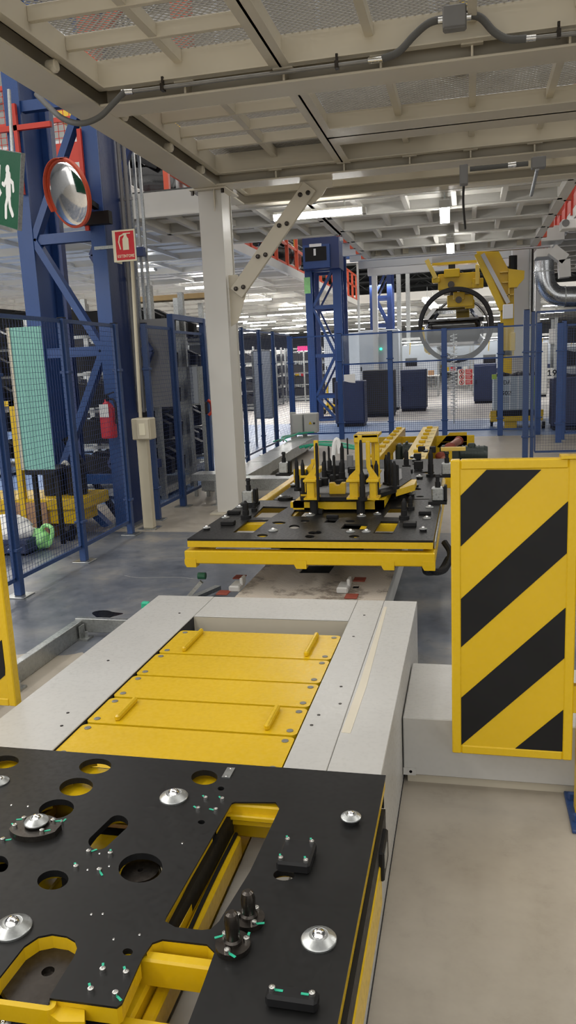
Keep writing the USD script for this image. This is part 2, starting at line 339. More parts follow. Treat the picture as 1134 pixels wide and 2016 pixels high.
def deck(label, x0, x1, y0, y1, ybars, xbars, fl=.07, flfar=.07, flnear=.07, zb=3.59, h=.2):
    t = thing('mezzanine_deck', label, 'deck frame', ((x0 + x1) / 2, (y0 + y1) / 2, zb))
    w = .008
    obj('side_channel', MB().bx(x0, x0 + w, y0, y1, zb, zb + h).bx(x0, x0 + fl, y0, y1, zb, zb + w), 'cream', t)
    obj('side_channel', MB().bx(x1 - w, x1, y0, y1, zb, zb + h).bx(x1 - fl, x1, y0, y1, zb, zb + w), 'cream', t)
    obj('end_channel', MB().bx(x0, x1, y1 - w, y1, zb, zb + h).bx(x0 + fl, x1 - fl, y1 - flfar, y1, zb + .0005, zb + w), 'cream', t)
    obj('end_channel', MB().bx(x0, x1, y0, y0 + w, zb, zb + h).bx(x0 + fl, x1 - fl, y0, y0 + flnear, zb + .0005, zb + w), 'cream', t)
    for y in ybars: obj('cross_bar', MB().bx(x0 + w, x1 - w, y - .02, y + .02, zb + h - .09, zb + h - .002, .003), 'cream', t)
    for x in xbars: obj('long_bar', MB().bx(x - .028, x + .028, y0 + w, y1 - w, zb + h - .085, zb + h - .001, .003), 'cream', t)
    obj('deck_mesh', expanded_mesh(x0 + .01, x1 - .01, y0 + .01, y1 - .01, zb + h + .004), 'mesh_grey', t, label='expanded metal walkway mesh', kind='stuff')
deck('near left mezzanine deck frame with two mesh rows seen at the top left', -2.535, -1.2105, 3.3, 5.545, (3.75, 4.18, 4.64, 5.10), (-1.93,))
deck('near middle mezzanine deck frame above the grey junction box', -1.2095, 1.2925, 3.3, 5.545, (4.05, 4.75), (-.62, .03, .67), fl=.065)
deck('near right mezzanine deck frame at the top right corner', 1.2935, 3.5, 3.3, 5.545, (4.05, 4.75), (1.9, 2.6))
deck('mezzanine deck frame with four mesh rows left of the middle joint', -2.535, -1.2105, 5.84, 8.215, (6.3, 6.75, 7.2, 7.65), (-1.9,))
deck('mezzanine deck frame right of the middle joint behind the near cross beam', -1.2095, 1.2925, 5.84, 7.30, (), (-.58, .04, .66), flfar=.25)
deck('narrow mezzanine deck frame just before the far cross beam', -1.2095, 1.2925, 7.33, 8.215, (), (-.58, .04, .66), flnear=.24)
deck('right mezzanine deck frame behind the near cross beam', 1.2935, 3.5, 5.84, 8.215, (7.3,), (1.9, 2.6))
deck('last shallow mezzanine deck frame beyond the far cross beam', -2.535, 3.5, 8.52, 9.31, (8.9,), (-1.9, -1.2, -.5, .2, .9, 1.6, 2.3))

# column and brace
t = thing('column', 'off white steel column on the left with a diagonal brace bolted to it', 'column', (-2.655, 8.52, 0))
obj('shaft', MB().bx(-2.785, -2.530, 8.35, 8.366, .02, 3.482, .003).bx(-2.665, -2.653, 8.366, 8.70, .02, 3.482).bx(-2.785, -2.530, 8.70, 8.716, .02, 3.482, .003).bx(-2.556, -2.544, 8.366, 8.70, .02, 3.482), 'white_beam', t)
obj('cap_plate', MB().bx(-2.86, -2.46, 8.28, 8.78, 3.482, 3.499, .003), 'cream', t); obj('base_plate', MB().bx(-2.86, -2.46, 8.28, 8.78, 0, .02, .003), 'cream', t)
gp = Polygon([(0, 0), (.09, 0), (.0, -.22)]); obj('gusset', MB().prism(gp, 0, .012, (YZ, (-2.6, 8.30, 3.48))), 'cream', t)
for x, y in ((-2.83, 8.31), (-2.5, 8.31)): obj('bolt', MB().cyl((x, y, 3.44), (x, y, 3.482), .018, n=6), 'gunmetal', t)
a, b = PY(468, 575, 8.42), PY(607, 372, 8.42)
t = thing('diagonal_brace', 'cream diagonal brace with paired bolts between the column and the cross beam', 'brace', tuple(a)); d = (b - a) / np.linalg.norm(b - a); nn = np.array([d[2], 0, -d[0]])
obj('brace_bar', MB().bar(a - .02 * d, b + .03 * d, .16, .05, (0, 1, 0), .004), 'cream', t)
obj('gusset', MB().prism(Polygon([tuple(PY(u, v, 8.45)[[0, 2]]) for u, v in ((590, 352), (654, 350), (634, 385), (612, 404), (598, 398), (590, 380))]).union(sbox(PY(590, 352, 8.45)[0], 3.42, PY(654, 350, 8.45)[0], 3.5)), -.012, .0, (XZ, (0, 8.45, 0))), 'cream', t)
obj('gusset', MB().prism(Polygon([(-2.53, 2.62), (-2.53, 2.08), (-2.45, 2.12), (-2.33, 2.45), (-2.43, 2.62)]), -.012, .0, (XZ, (0, 8.45, 0))), 'cream', t)
for f in (.04, .36, .66, .95):
    for q in (-.035, .035):
        c = a + (b - a) * f + nn * q * .8 + d * q * .9; obj('bolt', MB().lathe([(.024, 0), (.024, .014), (.013, .02), (.012, .028)], c + (0, -.025, 0), (0, -1, 0), 10), 'gunmetal', t, smooth=40)

# conduit along the near cross beam
t = thing('conduit', 'galvanised conduit along the near cross beam with dark flexible hoses', 'conduit', (0, 5.48, 3.6))
y = 5.47
obj('pipe', MB().cyl(PY(262, 180, y), PY(742, 118, y), .0135), 'pipe_grey', t, smooth=40); obj('pipe', MB().cyl(PY(1040, 76, y), PY(1200, 58, y), .0135), 'pipe_grey', t, smooth=40)
for p, q in (((240, 182), (262, 180)), ((725, 120), (755, 116)), ((1030, 77), (1055, 74))): obj('coupling', MB().cyl(PY(*p, y), PY(*q, y), .019), 'steel', t, smooth=40)
obj('flexible_hose', MB().tube([PY(245, 181, y), PY(222, 205, 5.42), PY(195, 231, 5.38), PY(160, 243, 5.36), PY(125, 234, 5.4), PY(98, 212, 5.5), PY(72, 186, 5.62)], .02, 10), 'grey_cable', t, smooth=40)
obj('flexible_hose', MB().tube([PY(752, 116, y), PY(785, 102, y), PY(815, 70, y), PY(845, 45, y - .02), PY(880, 36, y - .03)], .023, 10), 'grey_cable', t, smooth=40)
obj('flexible_hose', MB().tube([PY(912, 29, y - .03), PY(945, 34, y), PY(972, 62, y), PY(1000, 77, y), PY(1036, 76, y)], .023, 10), 'grey_cable', t, smooth=40)
for u, v in ((320, 172), (663, 128), (1100, 66)): p = PY(u, v, y); obj('pipe_clip', MB().bx(p[0] - .012, p[0] + .012, y - .02, y + .03, p[2] - .022, p[2] + .022).bx(p[0] - .008, p[0] + .008, y + .0, y + .02, p[2], p[2] + .07), 'gunmetal', t)
p = PY(895, 37, 5.42); t = thing('junction_box', 'small grey junction box hanging under the mezzanine', 'junction box', tuple(p))
obj('body', MB().box(p, (.145, .09, .13), .012), 'grey_mid', t); obj('lid', MB().box(p + (0, -.05, 0), (.135, .012, .12), .004), 'grey_mid', t); obj('hanger', MB().bx(p[0] - .03, p[0] + .03, p[1], p[1] + .01, p[2] + .06, p[2] + .14), 'cream', t)
for s in (-1, 1): obj('cable_gland', MB().cyl(p + (s * .07, 0, 0), p + (s * .1, 0, 0), .022), 'steel', t)
# conduit further back
t = thing('conduit', 'short dark flexible conduit with grey boxes under the far cross beam', 'conduit', tuple(PY(990, 330, 8.15))); y = 8.15
obj('flexible_hose', MB().cyl(PY(925, 333, y), PY(1040, 322, y), .022), 'grey_cable', t, smooth=40)
obj('box', MB().box(PY(1060, 321, y), (.13, .1, .1), .008), 'grey_mid', t); obj('box', MB().box(PY(913, 345, y), (.08, .1, .18), .008), 'grey_mid', t)
obj('pipe', MB().cyl(PY(1058, 332, y), PY(1046, 384, 9.35), .018), 'zinc', t); obj('coupling', MB().cyl(PY(1000, 326, y), PY(1016, 324, y), .028), 'steel', t)
obj('hanging_cable', MB(), 'black', t) if 0 else obj('hanging_cable', MB().tube([PY(913, 360, y), PY(912, 400, 8.7), PY(916, 450, 9.6)], .012, 6), 'black_soft', t)

# ================================================================ CENTRAL MEZZANINE with the lamps
def grid_deck(label, x0, x1, y0, y1, zb, bay=1.3, cell=.43, fasc=.30, ribs=.8, solid=True, parts_until=1e9, deck='grey_cable'):
    t = thing('mezzanine', label, 'mezzanine', ((x0 + x1) / 2, (y0 + y1) / 2, zb))
    late = MB()
    def put(name, mb_box, mat, y):
        if y < parts_until: obj(name, MB().bx(*mb_box), mat, t)
        else: late.bx(*mb_box)
    n = max(1, round((y1 - y0) / bay)); st = (y1 - y0) / n
    for k in range(n + 1):
        y = y0 + k * st
        put('girder', (x0, x1, y - .05, y + .05, zb, zb + .016), 'white_beam', y); put('girder_web', (x0, x1, y - .006, y + .006, zb + .016, zb + fasc), 'white_beam', y)
        if k < n:
            for j in range(1, int(st / cell)):
                yy = y + j * st / int(st / cell); put('cross_bar', (x0 + .05, x1 - .05, yy - .34 * st / int(st / cell), yy + .34 * st / int(st / cell), zb + .10, zb + .16), 'white_beam', yy)
            m_ = max(1, round((x1 - x0) / ribs)); off = (k % 2) * .4 * ribs
            for i in range(1, m_):
                x = x0 + i * (x1 - x0) / m_ + off - .2 * ribs; put('rib', (x - .03, x + .03, y + .05, y + st - .05, zb + .02, zb + .10), 'white_beam', y)
    for x in (x0, x1): obj('edge_beam', MB().bx(x - .06, x + .06, y0, y1, zb, zb + fasc), 'white_beam', t)
    if late.n: obj('far_grid', late, 'white_beam', t, kind='stuff')
    if not solid:
        g = MB(); nb_ = int((x1 - x0) / .16)
        for i in range(nb_): g.bx(x0 + .16 * i, x0 + .16 * i + .085, y0, y1, zb + .30, zb + .33)
        obj('deck_grating', g, 'white_beam', t, kind='stuff')
    if solid: obj('deck_plate', MB().bx(x0, x1, y0, y1, zb + .30, zb + .32), deck, t)
    return t
t = grid_deck('white central mezzanine with fluorescent lamps hanging beneath', -1.80, 1.14, 9.6, 15.1, 3.5, 1.1, .36, ribs=.62)
for k in range(6): x = -1.6 + .5 * k; obj('bolt_plate', MB().bx(x - .05, x + .05, 15.0, 15.012, 3.53, 3.72), 'cream_dark', t)
grid_deck('white mezzanine left of the lamps behind the diagonal brace', -4.1, -1.88, 9.6, 12.1, 3.5, 1.1, .36, ribs=.62)
def railing(label, p0, p1, z0, h=1.1, posts=8, kick=.16, group=None, mat='red_orange', mesh=False):
    p0 = np.array([*p0, z0], float); p1 = np.array([*p1, z0], float); t = thing('guard_rail', label, 'guard rail', tuple((p0 + p1) / 2), group=group)
    up = np.array([0, 0, 1.])
    for f in (1, .55): obj('rail', MB().bar(p0 + up * h * f, p1 + up * h * f, .06, .06), mat, t)
    obj('kick_plate', MB().bar(p0 + up * kick / 2, p1 + up * kick / 2, .02, kick), mat, t)
    for k in range(posts): q = p0 + (p1 - p0) * k / (posts - 1); obj('post', MB().bx(q[0] - .045, q[0] + .045, q[1] - .045, q[1] + .045, z0 - .12, z0 + h), mat, t)
    if mesh:
        w = MB(); L = np.linalg.norm(p1 - p0); d = (p1 - p0) / L
        for i in range(int(L / .09)): q = p0 + d * .09 * i; w.bar(q + up * .1, q + up * h, .008, .008)
        for j in range(int(h / .09)): w.bar(p0 + up * (.1 + .09 * j), p1 + up * (.1 + .09 * j), .008, .008)
        obj('rail_mesh', w, mat, t, kind='stuff')
    return t
railing('red guard rail along the left edge of the lamp mezzanine', (-1.88, 12.2), (-1.88, 15.1), 3.62, 1.0, 5)
railing('red guard rail along the right edge of the lamp mezzanine', (1.22, 9.8), (1.22, 15.1), 3.62, 1.0, 6)

# lamps: a housing, a glowing diffuser and the light it sheds
def lamp(name, label, p0, p1, w=.12, h=.06, power=60, group=None, mat='tube', cat='lamp'):
    p0, p1 = np.asarray(p0, float), np.asarray(p1, float); t = thing(name, label, cat, tuple((p0 + p1) / 2), group=group); up = np.array([0, 0, 1.])
    d = (p1 - p0) / np.linalg.norm(p1 - p0)
    obj('diffuser', MB().bar(p0, p1, w, h, ch=.02), mat, t); obj('housing', MB().bar(p0 + up * (h * .75), p1 + up * (h * .75), w * .9, h * .5, ch=.005), 'white', t)
    for s, q in ((-1, p0), (1, p1)): obj('end_cap', MB().bar(q, q + s * d * .04, w * 1.02, h * 1.2), 'grey_box', t)
    for f in (.2, .8): q = p0 + (p1 - p0) * f; obj('bracket', MB().cyl(q + up * h * .9, q + up * (h * .9 + .42), .008, n=6), 'zinc', t)
    return t
LL = lamp('fluorescent_lamp', 'long fluorescent lamp crossing behind the diagonal brace', PZ(540, 430, 3.36), PZ(714, 415, 3.36), .11, .06)
lamp('fluorescent_lamp', 'fluorescent lamp pointing away, nearer of the two under the central mezzanine', PZ(875, 402, 3.38), PZ(876, 434, 3.38))
lamp('fluorescent_lamp', 'fluorescent lamp pointing away, farther one above the car body', PZ(886, 474, 3.38), PZ(887, 495, 3.38))

# ================================================================ CONVEYOR COVER (white platform)
ZP = .4385; X0, XI0, XI1, X1, YF, YFI, YB = -1.650, -1.332, -.553, -.252, 3.842, 3.515, .2
t = thing('conveyor_cover', 'low white sheet metal conveyor cover framing the yellow slats', 'conveyor cover', (-.95, 2.2, 0))
obj('top_plate', MB().bx(X0, XI0, YB, YF, ZP - .006, ZP, .002), 'white_cover', t, label='left white cover plate')
obj('top_plate', MB().bx(XI1, -.418, YB, YF, ZP - .006, ZP, .002), 'white_cover', t, label='right white cover plate beside the slats'); obj('top_plate', MB().bx(-.4165, X1, YB, YF, ZP - .006, ZP, .002), 'white_cover', t, label='outer right white cover plate')
obj('top_plate', MB().bx(XI0 + .0015, XI1 - .0015, YFI, YF, ZP - .006, ZP - .0005, .002), 'white_cover', t, label='white cover plate across the far end')
obj('side_panel', MB().bx(X1 - .004, X1, YB, YF, .012, ZP - .006), 'white_cover', t); obj('side_panel', MB().bx(X0, X0 + .004, YB, YF, .012, ZP - .006), 'white_cover', t)
obj('end_panel', MB().bx(X0, X1, YF - .004, YF, .012, ZP - .006), 'white_cover', t); obj('inner_panel', MB().bx(XI0, XI1, YFI, YFI + .004, .02, ZP - .006), 'cream_dark', t)
obj('inner_panel', MB().bx(XI0 - .004, XI0, YB, YFI, .1, ZP - .006), 'black_soft', t); obj('inner_panel', MB().bx(XI1, XI1 + .004, YB, YFI, .1, ZP - .006), 'black_soft', t)
obj('joint_tape', MB().prism(Polygon([tuple(PZ(u, v, ZP)[:2]) for u, v in ((672, 1442), (690, 1444), (722, 1350), (744, 1265), (762, 1195), (756, 1195), (736, 1258), (708, 1345))]), ZP, ZP + .0012), 'cream', t)
for x, y in ((-.51, 2.5), (-.52, 2.42), (-.47, 2.75), (-.45, 2.6), (-.5, 3.3), (-.49, 3.6), (-1.42, 2.4), (-1.39, 2.3), (-1.5, 2.9), (-1.42, 3.55)): obj('screw_hole', MB().cyl((x, y, ZP - .001), (x, y, ZP + .0012), .006, n=10), 'gunmetal', t)
obj('foot_seal', MB().bx(X1 - .012, X1 + .002, YB, YF, 0, .012), 'black_soft', t)

# yellow slats
t = thing('slat_conveyor', 'yellow slat conveyor inside the white cover', 'slat conveyor', (-.945, 2.4, 0))
ys = [(3.035, 3.325), (2.79, 3.022), (2.575, 2.777), (2.355, 2.562), (2.105, 2.342), (1.86, 2.092), (1.6, 1.847), (1.34, 1.587)]
edges = [3.375]
for v in (1281, 1318, 1365, 1420, 1480): pass
def slat(y0, y1, ridge):
    s = obj('slat', MB().prism(sbox(XI0 + .004, y0, XI1 - .007, y1).buffer(-.02).buffer(.02), ZP - .026, ZP - .008), 'yellow', t)
    for x in (XI0 + .035, XI1 - .035):
        for y in (y0 + .03, y1 - .03): obj('screw', MB().lathe([(.012, 0), (.012, .002), (.008, .003)], (x, y, ZP - .008), n=12), 'pipe_grey', s)
    if ridge:
        for x in (XI0 + .115, XI1 - .115): obj('guide_ridge', MB().bar((x, y0 + .02, ZP + .002), (x, y1 - .02, ZP + .002), .02, .024, ch=.006), 'yellow', s)
for i, (y0, y1) in enumerate(ys): slat(y0, y1, i in (0, 3, 6))

# ================================================================ PALLETS
def disc_hole(cx, cy, rx, ry, zt, tilt=0, n=26):
    a = np.linspace(0, 2 * PI, n, endpoint=False); ct, st_ = math.cos(tilt), math.sin(tilt)
    return Polygon([tuple(PZ(cx + rx * math.cos(q) * ct - ry * math.sin(q) * st_, cy + rx * math.cos(q) * st_ + ry * math.sin(q) * ct, zt)[:2]) for q in a])
def px_poly(pts, zt): return Polygon([tuple(PZ(u, v, zt)[:2]) for u, v in pts])
def ball_unit(t, x, y, z, r, tall=0.0, base=None):
    """ball transfer: flanged cup with a steel ball"""
    if tall: obj('ball_base', MB().cyl((x, y, z), (x, y, z + tall), r * .8, n=20), 'black', t)
    c = obj('ball_cup', MB().lathe([(0, 0), (r, 0), (r * 1.02, r * .12), (r * .96, r * .2), (r * .55, r * .42), (r * .5, r * .40)], (x, y, z + tall), n=28), 'zinc', t, smooth=35)
    obj('ball', MB().sphere((x, y, z + tall + r * .30), r * .42, sub=2), 'chrome', c, smooth=True)
def screw(t, x, y, z, r=.0065, mark=None):
    s = obj('screw', MB().lathe([(r, 0), (r, r * 1.1), (r * .6, r * 1.15), (r * .5, r * .6), (0, r * .6)], (x, y, z), n=10), 'steel', t)
    if mark is not None: obj('paint_mark', MB().bar((x + math.cos(mark) * r, y + math.sin(mark) * r, z + .0006), (x + math.cos(mark) * r * 3.4, y + math.sin(mark) * r * 3.4, z + .0006), r * .8, .001, (0, 0, 1)), 'green_mark', s)
ZT = .60
np_ = thing('fixture_pallet', 'black topped yellow fixture pallet in the foreground with steel balls and green marked screws', 'pallet', (-.95, 1.3, .43))
S = lambda x, y: (x / 2, 1460 + y / 2)
def el(x, y, rx, ry, tilt=0): return disc_hole(x / 2, 1460 + y / 2, rx / 2, ry / 2, ZT, tilt)
plate = sbox(-1.72, .62, -.207, 1.846)
front_cut = px_poly([S(-500, 985), S(0, 1000), S(195, 1028), S(195, 1010), S(460, 1045), S(480, 1030), S(560, 850), S(600, 792), S(640, 778), S(815, 798), S(845, 828), S(800, 955), S(700, 1220), S(620, 1400), S(-500, 1400)], ZT)
holes = [el(18, 80, 57, 25, -.1), el(375, 97, 64, 30, -.08), el(805, 141, 52, 29), el(300, 178, 67, 35, -.12), el(222, 265, 70, 37, -.15), el(2, 482, 31, 32), el(208, 545, 62, 38, -.12), el(553, 497, 87, 58, -.08),
         el(870, 185, 13, 8), el(793, 317, 14, 8), el(503, 828, 20, 14), el(1118, 525, 42, 22), unary_union([el(465, 322, 40, 32), el(388, 395, 40, 30)]).convex_hull]
pocket = px_poly([S(-120, 1040), S(-60, 960), S(0, 925), S(95, 805), S(150, 768), S(205, 757), S(262, 766), S(295, 785), S(304, 812), S(290, 850), S(240, 930), S(198, 1000), S(190, 1028), S(0, 1002)], ZT)
slot1 = px_poly([S(912, 242), S(925, 237), S(1085, 238), S(1101, 262), S(985, 510), S(862, 708), S(830, 738), S(795, 742), S(690, 730), S(648, 706), S(655, 688)], ZT)
plate = plate.difference(unary_union(holes + [pocket, slot1, front_cut]))
obj('top_plate', MB().prism(plate, ZT - .004, ZT), 'black_plate', np_, label='black top plate with round holes and slots')
sub = sbox(-1.715, .64, -.209, 1.843).difference(unary_union([pocket.buffer(.0005), slot1.buffer(.014), front_cut.buffer(.001)] + [h.buffer(.025) for h in holes]))
obj('support_plate', MB().prism(sub, ZT - .036, ZT - .0045), 'yellow', np_, label='yellow support plate under the black top')
hu = unary_union([h.buffer(.0005) for h in holes])
for h in holes: obj('hole_liner', MB().prism(h.buffer(.006).difference(hu), ZT - .016, ZT - .0045), 'black', np_)
obj('core_box', MB().bx(-.226, -.199, .5, 1.75, .512, ZT - .037), 'black', np_); obj('core_box', MB().bx(-1.70, -1.69, .5, 1.75, .505, ZT - .037), 'black', np_); obj('core_box', MB().bx(-1.70, -.212, 1.830, 1.838, .515, ZT - .037), 'black', np_); obj('front_web', MB().bx(-1.68, -.24, 1.66, 1.83, .553, .568, .003), 'yellow', np_)
fr = MB
obj('lower_frame', MB().bx(-.245, -.196, .3, 1.62, .40, .512, .005), 'yellow', np_); obj('lower_frame', MB().bx(-1.74, -1.66, .3, 1.80, .44, .515, .005), 'yellow', np_); obj('lower_frame', MB().bx(-1.66, -.27, 1.74, 1.82, .455, .53, .005), 'yellow', np_)
obj('end_stop', MB().bx(-.206, -.188, 1.60, 1.70, .47, .545, .004), 'black', np_); obj('end_label', MB().bx(-.189, -.1865, 1.61, 1.66, .50, .535), 'zinc', np_)
obj('long_beam', MB().bx(-.655, -.575, .45, 1.66, .47, .535, .006), 'yellow', np_); obj('long_beam', MB().bx(-.570, -.545, .45, 1.66, .46, .515, .004), 'yellow', np_)
obj('slide_strip', MB().bx(-.645, -.61, 1.2, 1.62, .535, .5365), 'yellow_pale', np_); obj('cable', MB().tube([(-.558, 1.66, .518), (-.56, 1.5, .518), (-.557, 1.3, .518), (-.545, 1.21, .518)], .005, 6), 'black', np_); obj('slot_wall', MB().bx(-.672, -.664, 1.2, 1.66, .47, ZT - .037), 'black', np_)
for yy in (1.62, 1.52, 1.44): obj('bracket', MB().bx(-.664, -.658, yy, yy + .022, .54, .575), 'sign_cream', np_)
obj('cross_beam', MB().bx(-.66, -.42, 1.675, 1.70, .53, .588, .004), 'yellow', np_); obj('cross_beam', MB().bx(-.66, -.30, 1.03, 1.075, .46, .545, .005), 'yellow', np_)
obj('cross_beam', MB().bx(-.66, -.30, 1.155, 1.18, .53, .588, .004), 'yellow', np_)
for u, v in ((78, 1598), (205, 1662), (84, 1742), (240, 1718)): p = PZ(u, v, .5); obj('yellow_pad', MB().box((p[0], p[1], .49), (.06, .07, .03), .004), 'yellow', np_)
obj('bottom_tray', MB().bx(-1.66, -.68, .5, 1.70, .455, .475), 'black', np_)
# rollers seen through two of the openings
for u, v, r in ((553 / 2, 1460 + 512 / 2, .043), (190 / 2, 1460 + 912 / 2, .085)):
    p = PZ(u, v, ZT - .035); w = obj('roller', MB().lathe([(0, -.02), (r, -.02), (r, 0), (r * .96, .004), (r * .14, .004), (r * .13, -.006), (0, -.006)], (p[0], p[1], ZT - .035), n=32), 'gunmetal', np_, smooth=35, label='round black roller cap below an opening')
obj('pocket_wall', MB().prism(pocket.buffer(.012).difference(pocket.buffer(.001)), ZT - .036, ZT - .0045), 'yellow', np_)
obj('pocket_floor', MB().prism(pocket.buffer(.004), ZT - .075, ZT - .06), 'black', np_)
fb = px_poly([S(-300, 1012), S(0, 1003), S(185, 1030), S(195, 1014), S(310, 1035), S(310, 1100), S(230, 1090), S(180, 1050), S(0, 1020), S(-300, 1030)], ZT)
obj('front_bracket', MB().prism(px_poly([S(190, 1005), S(330, 1028), S(330, 1075), S(230, 1075), S(190, 1045)], ZT), ZT - .045, ZT - .014), 'yellow', np_)
obj('lower_plate', MB().prism(sbox(-1.6, .62, -.74, 1.16), ZT - .085, ZT - .066), 'black_plate', np_)
obj('step_block', MB().prism(px_poly([S(318, 1068), S(455, 1090), S(455, 1400), S(318, 1400)], ZT - .04), ZT - .066, ZT - .04), 'black', np_)
obj('step_trim', MB().prism(px_poly([S(318, 1064), S(455, 1080), S(452, 1094), S(318, 1076)], ZT - .036), ZT - .04, ZT - .036), 'sign_cream', np_)
for x, y in ((35, 1050), (140, 1066), (10, 1095), (375, 1105)): p = PZ(*S(x, y), ZT - .05); ball_unit(np_, p[0], p[1], ZT - .06, .014)
obj('edge_strip', MB().prism(px_poly([S(848, 330), S(905, 250), S(915, 255), S(660, 715), S(650, 705)], ZT - .02), ZT - .09, ZT - .037), 'black', np_)
for x, y, r in ((685, 222, 56), (-3, 160, 38), (50, 738, 74)):
    p = PZ(*S(x, y), ZT); e = PZ(*S(x + r, y), ZT); ball_unit(np_, p[0], p[1], ZT, float(np.linalg.norm(e - p)) * .98)
p = PZ(691, 1608, ZT + .012); ball_unit(np_, p[0], p[1], ZT, .0235, .010)
p = PZ(628, 1852, ZT); ball_unit(np_, p[0], p[1], ZT, .033)
# ball on an eye shaped mount
mc = PZ(*S(140, 352), ZT); lens = Point(0, -.03).buffer(.075, 24).intersection(Point(0, .03).buffer(.075, 24)); lens = lens.intersection(sbox(-.055, -.05, .06, .05))
obj('mount_plate', MB().prism(affinity.translate(lens, mc[0], mc[1]), ZT, ZT + .014), 'gunmetal', np_); ball_unit(np_, mc[0], mc[1] + .008, ZT + .014, .028, .004)
for dx, dy, a in ((-.045, -.012, 2.5), (.03, -.02, .5), (.035, .022, .3), (-.04, .02, 3.4)): screw(np_, mc[0] + dx, mc[1] + dy, ZT + .014, .0055, a)
# block with four screws, flat stop with two screws, locating pins
p = PZ(584, 1680, ZT + .02); obj('pad_block', MB().box((p[0], p[1], ZT + .0125), (.072, .085, .025), .005), 'black', np_)
for sx in (-1, 1):
    for sy in (-1, 1): screw(np_, p[0] + sx * .027, p[1] + sy * .033, ZT + .025, .0055, 1.9)
p = PZ(575, 1958, ZT + .02); obj('stop_bar', MB().box((p[0], p[1], ZT + .012), (.088, .03, .024), .005), 'black', np_)
for sx, a in ((-1, 0), (1, PI)): screw(np_, p[0] + sx * .034, p[1], ZT + .024, .0055, a)
def locating_pin(t, u, v, r, top_uv, ang):
    p = PZ(u, v, ZT); q = PY(*top_uv, p[1]); h = q[2] - ZT
    f = obj('pin_flange', MB().lathe([(0, 0), (r, 0), (r, .011), (r * .5, .012)], (p[0], p[1], ZT), n=32), 'gunmetal', t, smooth=35)
    obj('locating_pin', MB().lathe([(.017, .01), (.017, .018), (.0135, .022), (.0135, h - .03), (.014, h - .03), (.014, h - .016), (.011, h - .004), (.006, h), (0, h)], (p[0], p[1], ZT), n=24), 'gunmetal', t, smooth=35)
    for k in range(3): a = ang + k * 2.09; screw(t, p[0] + math.cos(a) * r * .76, p[1] + math.sin(a) * r * .76, ZT + .011, .006, a + 1.2)
locating_pin(np_, 459.5, 1866, .033, (457, 1795), -1.7); locating_pin(np_, 491, 1815, .030, (476, 1752), -.9)
for x, y, a in ((875, 230, 2.3), (780, 267, 2.5), (850, 272, 2.9), (810, 226, 2.3), (350, 437, .8), (435, 445, 2.0), (300, 497, 2.2), (392, 510, -.8), (12, 390, .4), (240, 322, 1.4), (405, 903, 2.0), (497, 915, 2.2), (358, 982, 2.2), (455, 997, -.6)):
    p = PZ(*S(x, y), ZT); screw(np_, p[0], p[1], ZT, .0055, a)
p = PZ(450, 1522, ZT); obj('label_plate', MB().box((p[0], p[1], ZT + .0012), (.022, .05, .0024)), 'zinc', np_)
for s in (-1, 1): obj('rivet', MB().lathe([(.003, 0), (.002, .002)], (p[0], p[1] + s * .02, ZT + .0024), n=8), 'steel', np_)
for x, y in ((718, 400), (345, 505), (392, 441), (430, 490), (45, 250), (110, 255), (360, 680), (405, 678), (550, 760), (448, 778)): p = PZ(*S(x, y), ZT); obj('dowel', MB().lathe([(.0028, 0), (.002, .0012)], (p[0], p[1], ZT), n=8), 'steel', np_)

# far pallet ------------------------------------------------------
fp = thing('fixture_pallet', 'yellow fixture pallet with black plates farther down the line carrying the tooling', 'pallet', (-.95, 6.3, .43))
Q = lambda x, y: (360 + x / 4.362, 950 + y / 4.362)
R_ = lambda x, y: (620 + x / 4.2, 950 + y / 4.2)
def qel(F, x, y, rx, ry): c = F(x, y); e = F(x + rx, y + ry); return disc_hole(c[0], c[1], e[0] - c[0], e[1] - c[1], ZT)
fhole = [qel(Q, 825, 345, 58, 11), qel(Q, 683, 455, 48, 13), qel(Q, 1050, 330, 40, 9), qel(Q, 958, 380, 46, 17), qel(Q, 1115, 432, 40, 13), qel(Q, 1090, 463, 42, 13), qel(R_, 292, 320, 40, 9), qel(R_, 325, 445, 44, 11), qel(R_, 30, 412, 26, 12)]
fs = [px_poly([Q(430, 428), Q(600, 432), Q(740, 320), Q(560, 325)], ZT), px_poly([Q(600, 298), Q(760, 300), Q(905, 210), Q(690, 205)], ZT), px_poly([Q(930, 288), Q(1060, 292), Q(1100, 240), Q(960, 236)], ZT),
      px_poly([R_(480, 420), R_(640, 424), R_(695, 322), R_(545, 318)], ZT), px_poly([R_(560, 285), R_(705, 288), R_(740, 205), R_(620, 205)], ZT), px_poly([R_(212, 382), R_(420, 386), R_(438, 345), R_(245, 342)], ZT), px_poly([R_(75, 330), R_(165, 332), R_(190, 305), R_(110, 303)], ZT)]
fplate = sbox(-1.715, 4.51, -.198, 5.87).difference(unary_union(fhole + fs))
obj('top_plate', MB().prism(fplate, ZT - .012, ZT), 'black_plate', fp, label='black front plate with slots')
obj('support_frame', MB().prism(sbox(-1.715, 4.505, -.2, 5.86).difference(sbox(-1.62, 4.58, -.3, 5.78)), .549, ZT - .0125), 'yellow', fp)
obj('support_frame', MB().bx(-1.3, -1.2, 4.58, 5.78, .54, ZT - .013).bx(-.68, -.6, 4.58, 5.78, .54, ZT - .013).bx(-1.62, -1.3, 5.02, 5.1, .54, .585).bx(-.6, -.3, 5.02, 5.1, .54, .585), 'yellow', fp)
obj('inner_tray', MB().bx(-1.15, -.72, 4.55, 5.8, .50, .51), 'black', fp)
obj('front_rail', MB().bx(-1.735, -.188, 4.49, 4.56, .445, .528, .006), 'yellow', fp)
for x in (-1.735, -1.03, -.50, -.262): obj('foot', MB().prism(Polygon([(0, .03), (.075, .03), (.075, -.022), (.012, -.022), (.0, .0)]), -.06, 0, (XZ, (x, 4.486, .445))), 'yellow', fp)
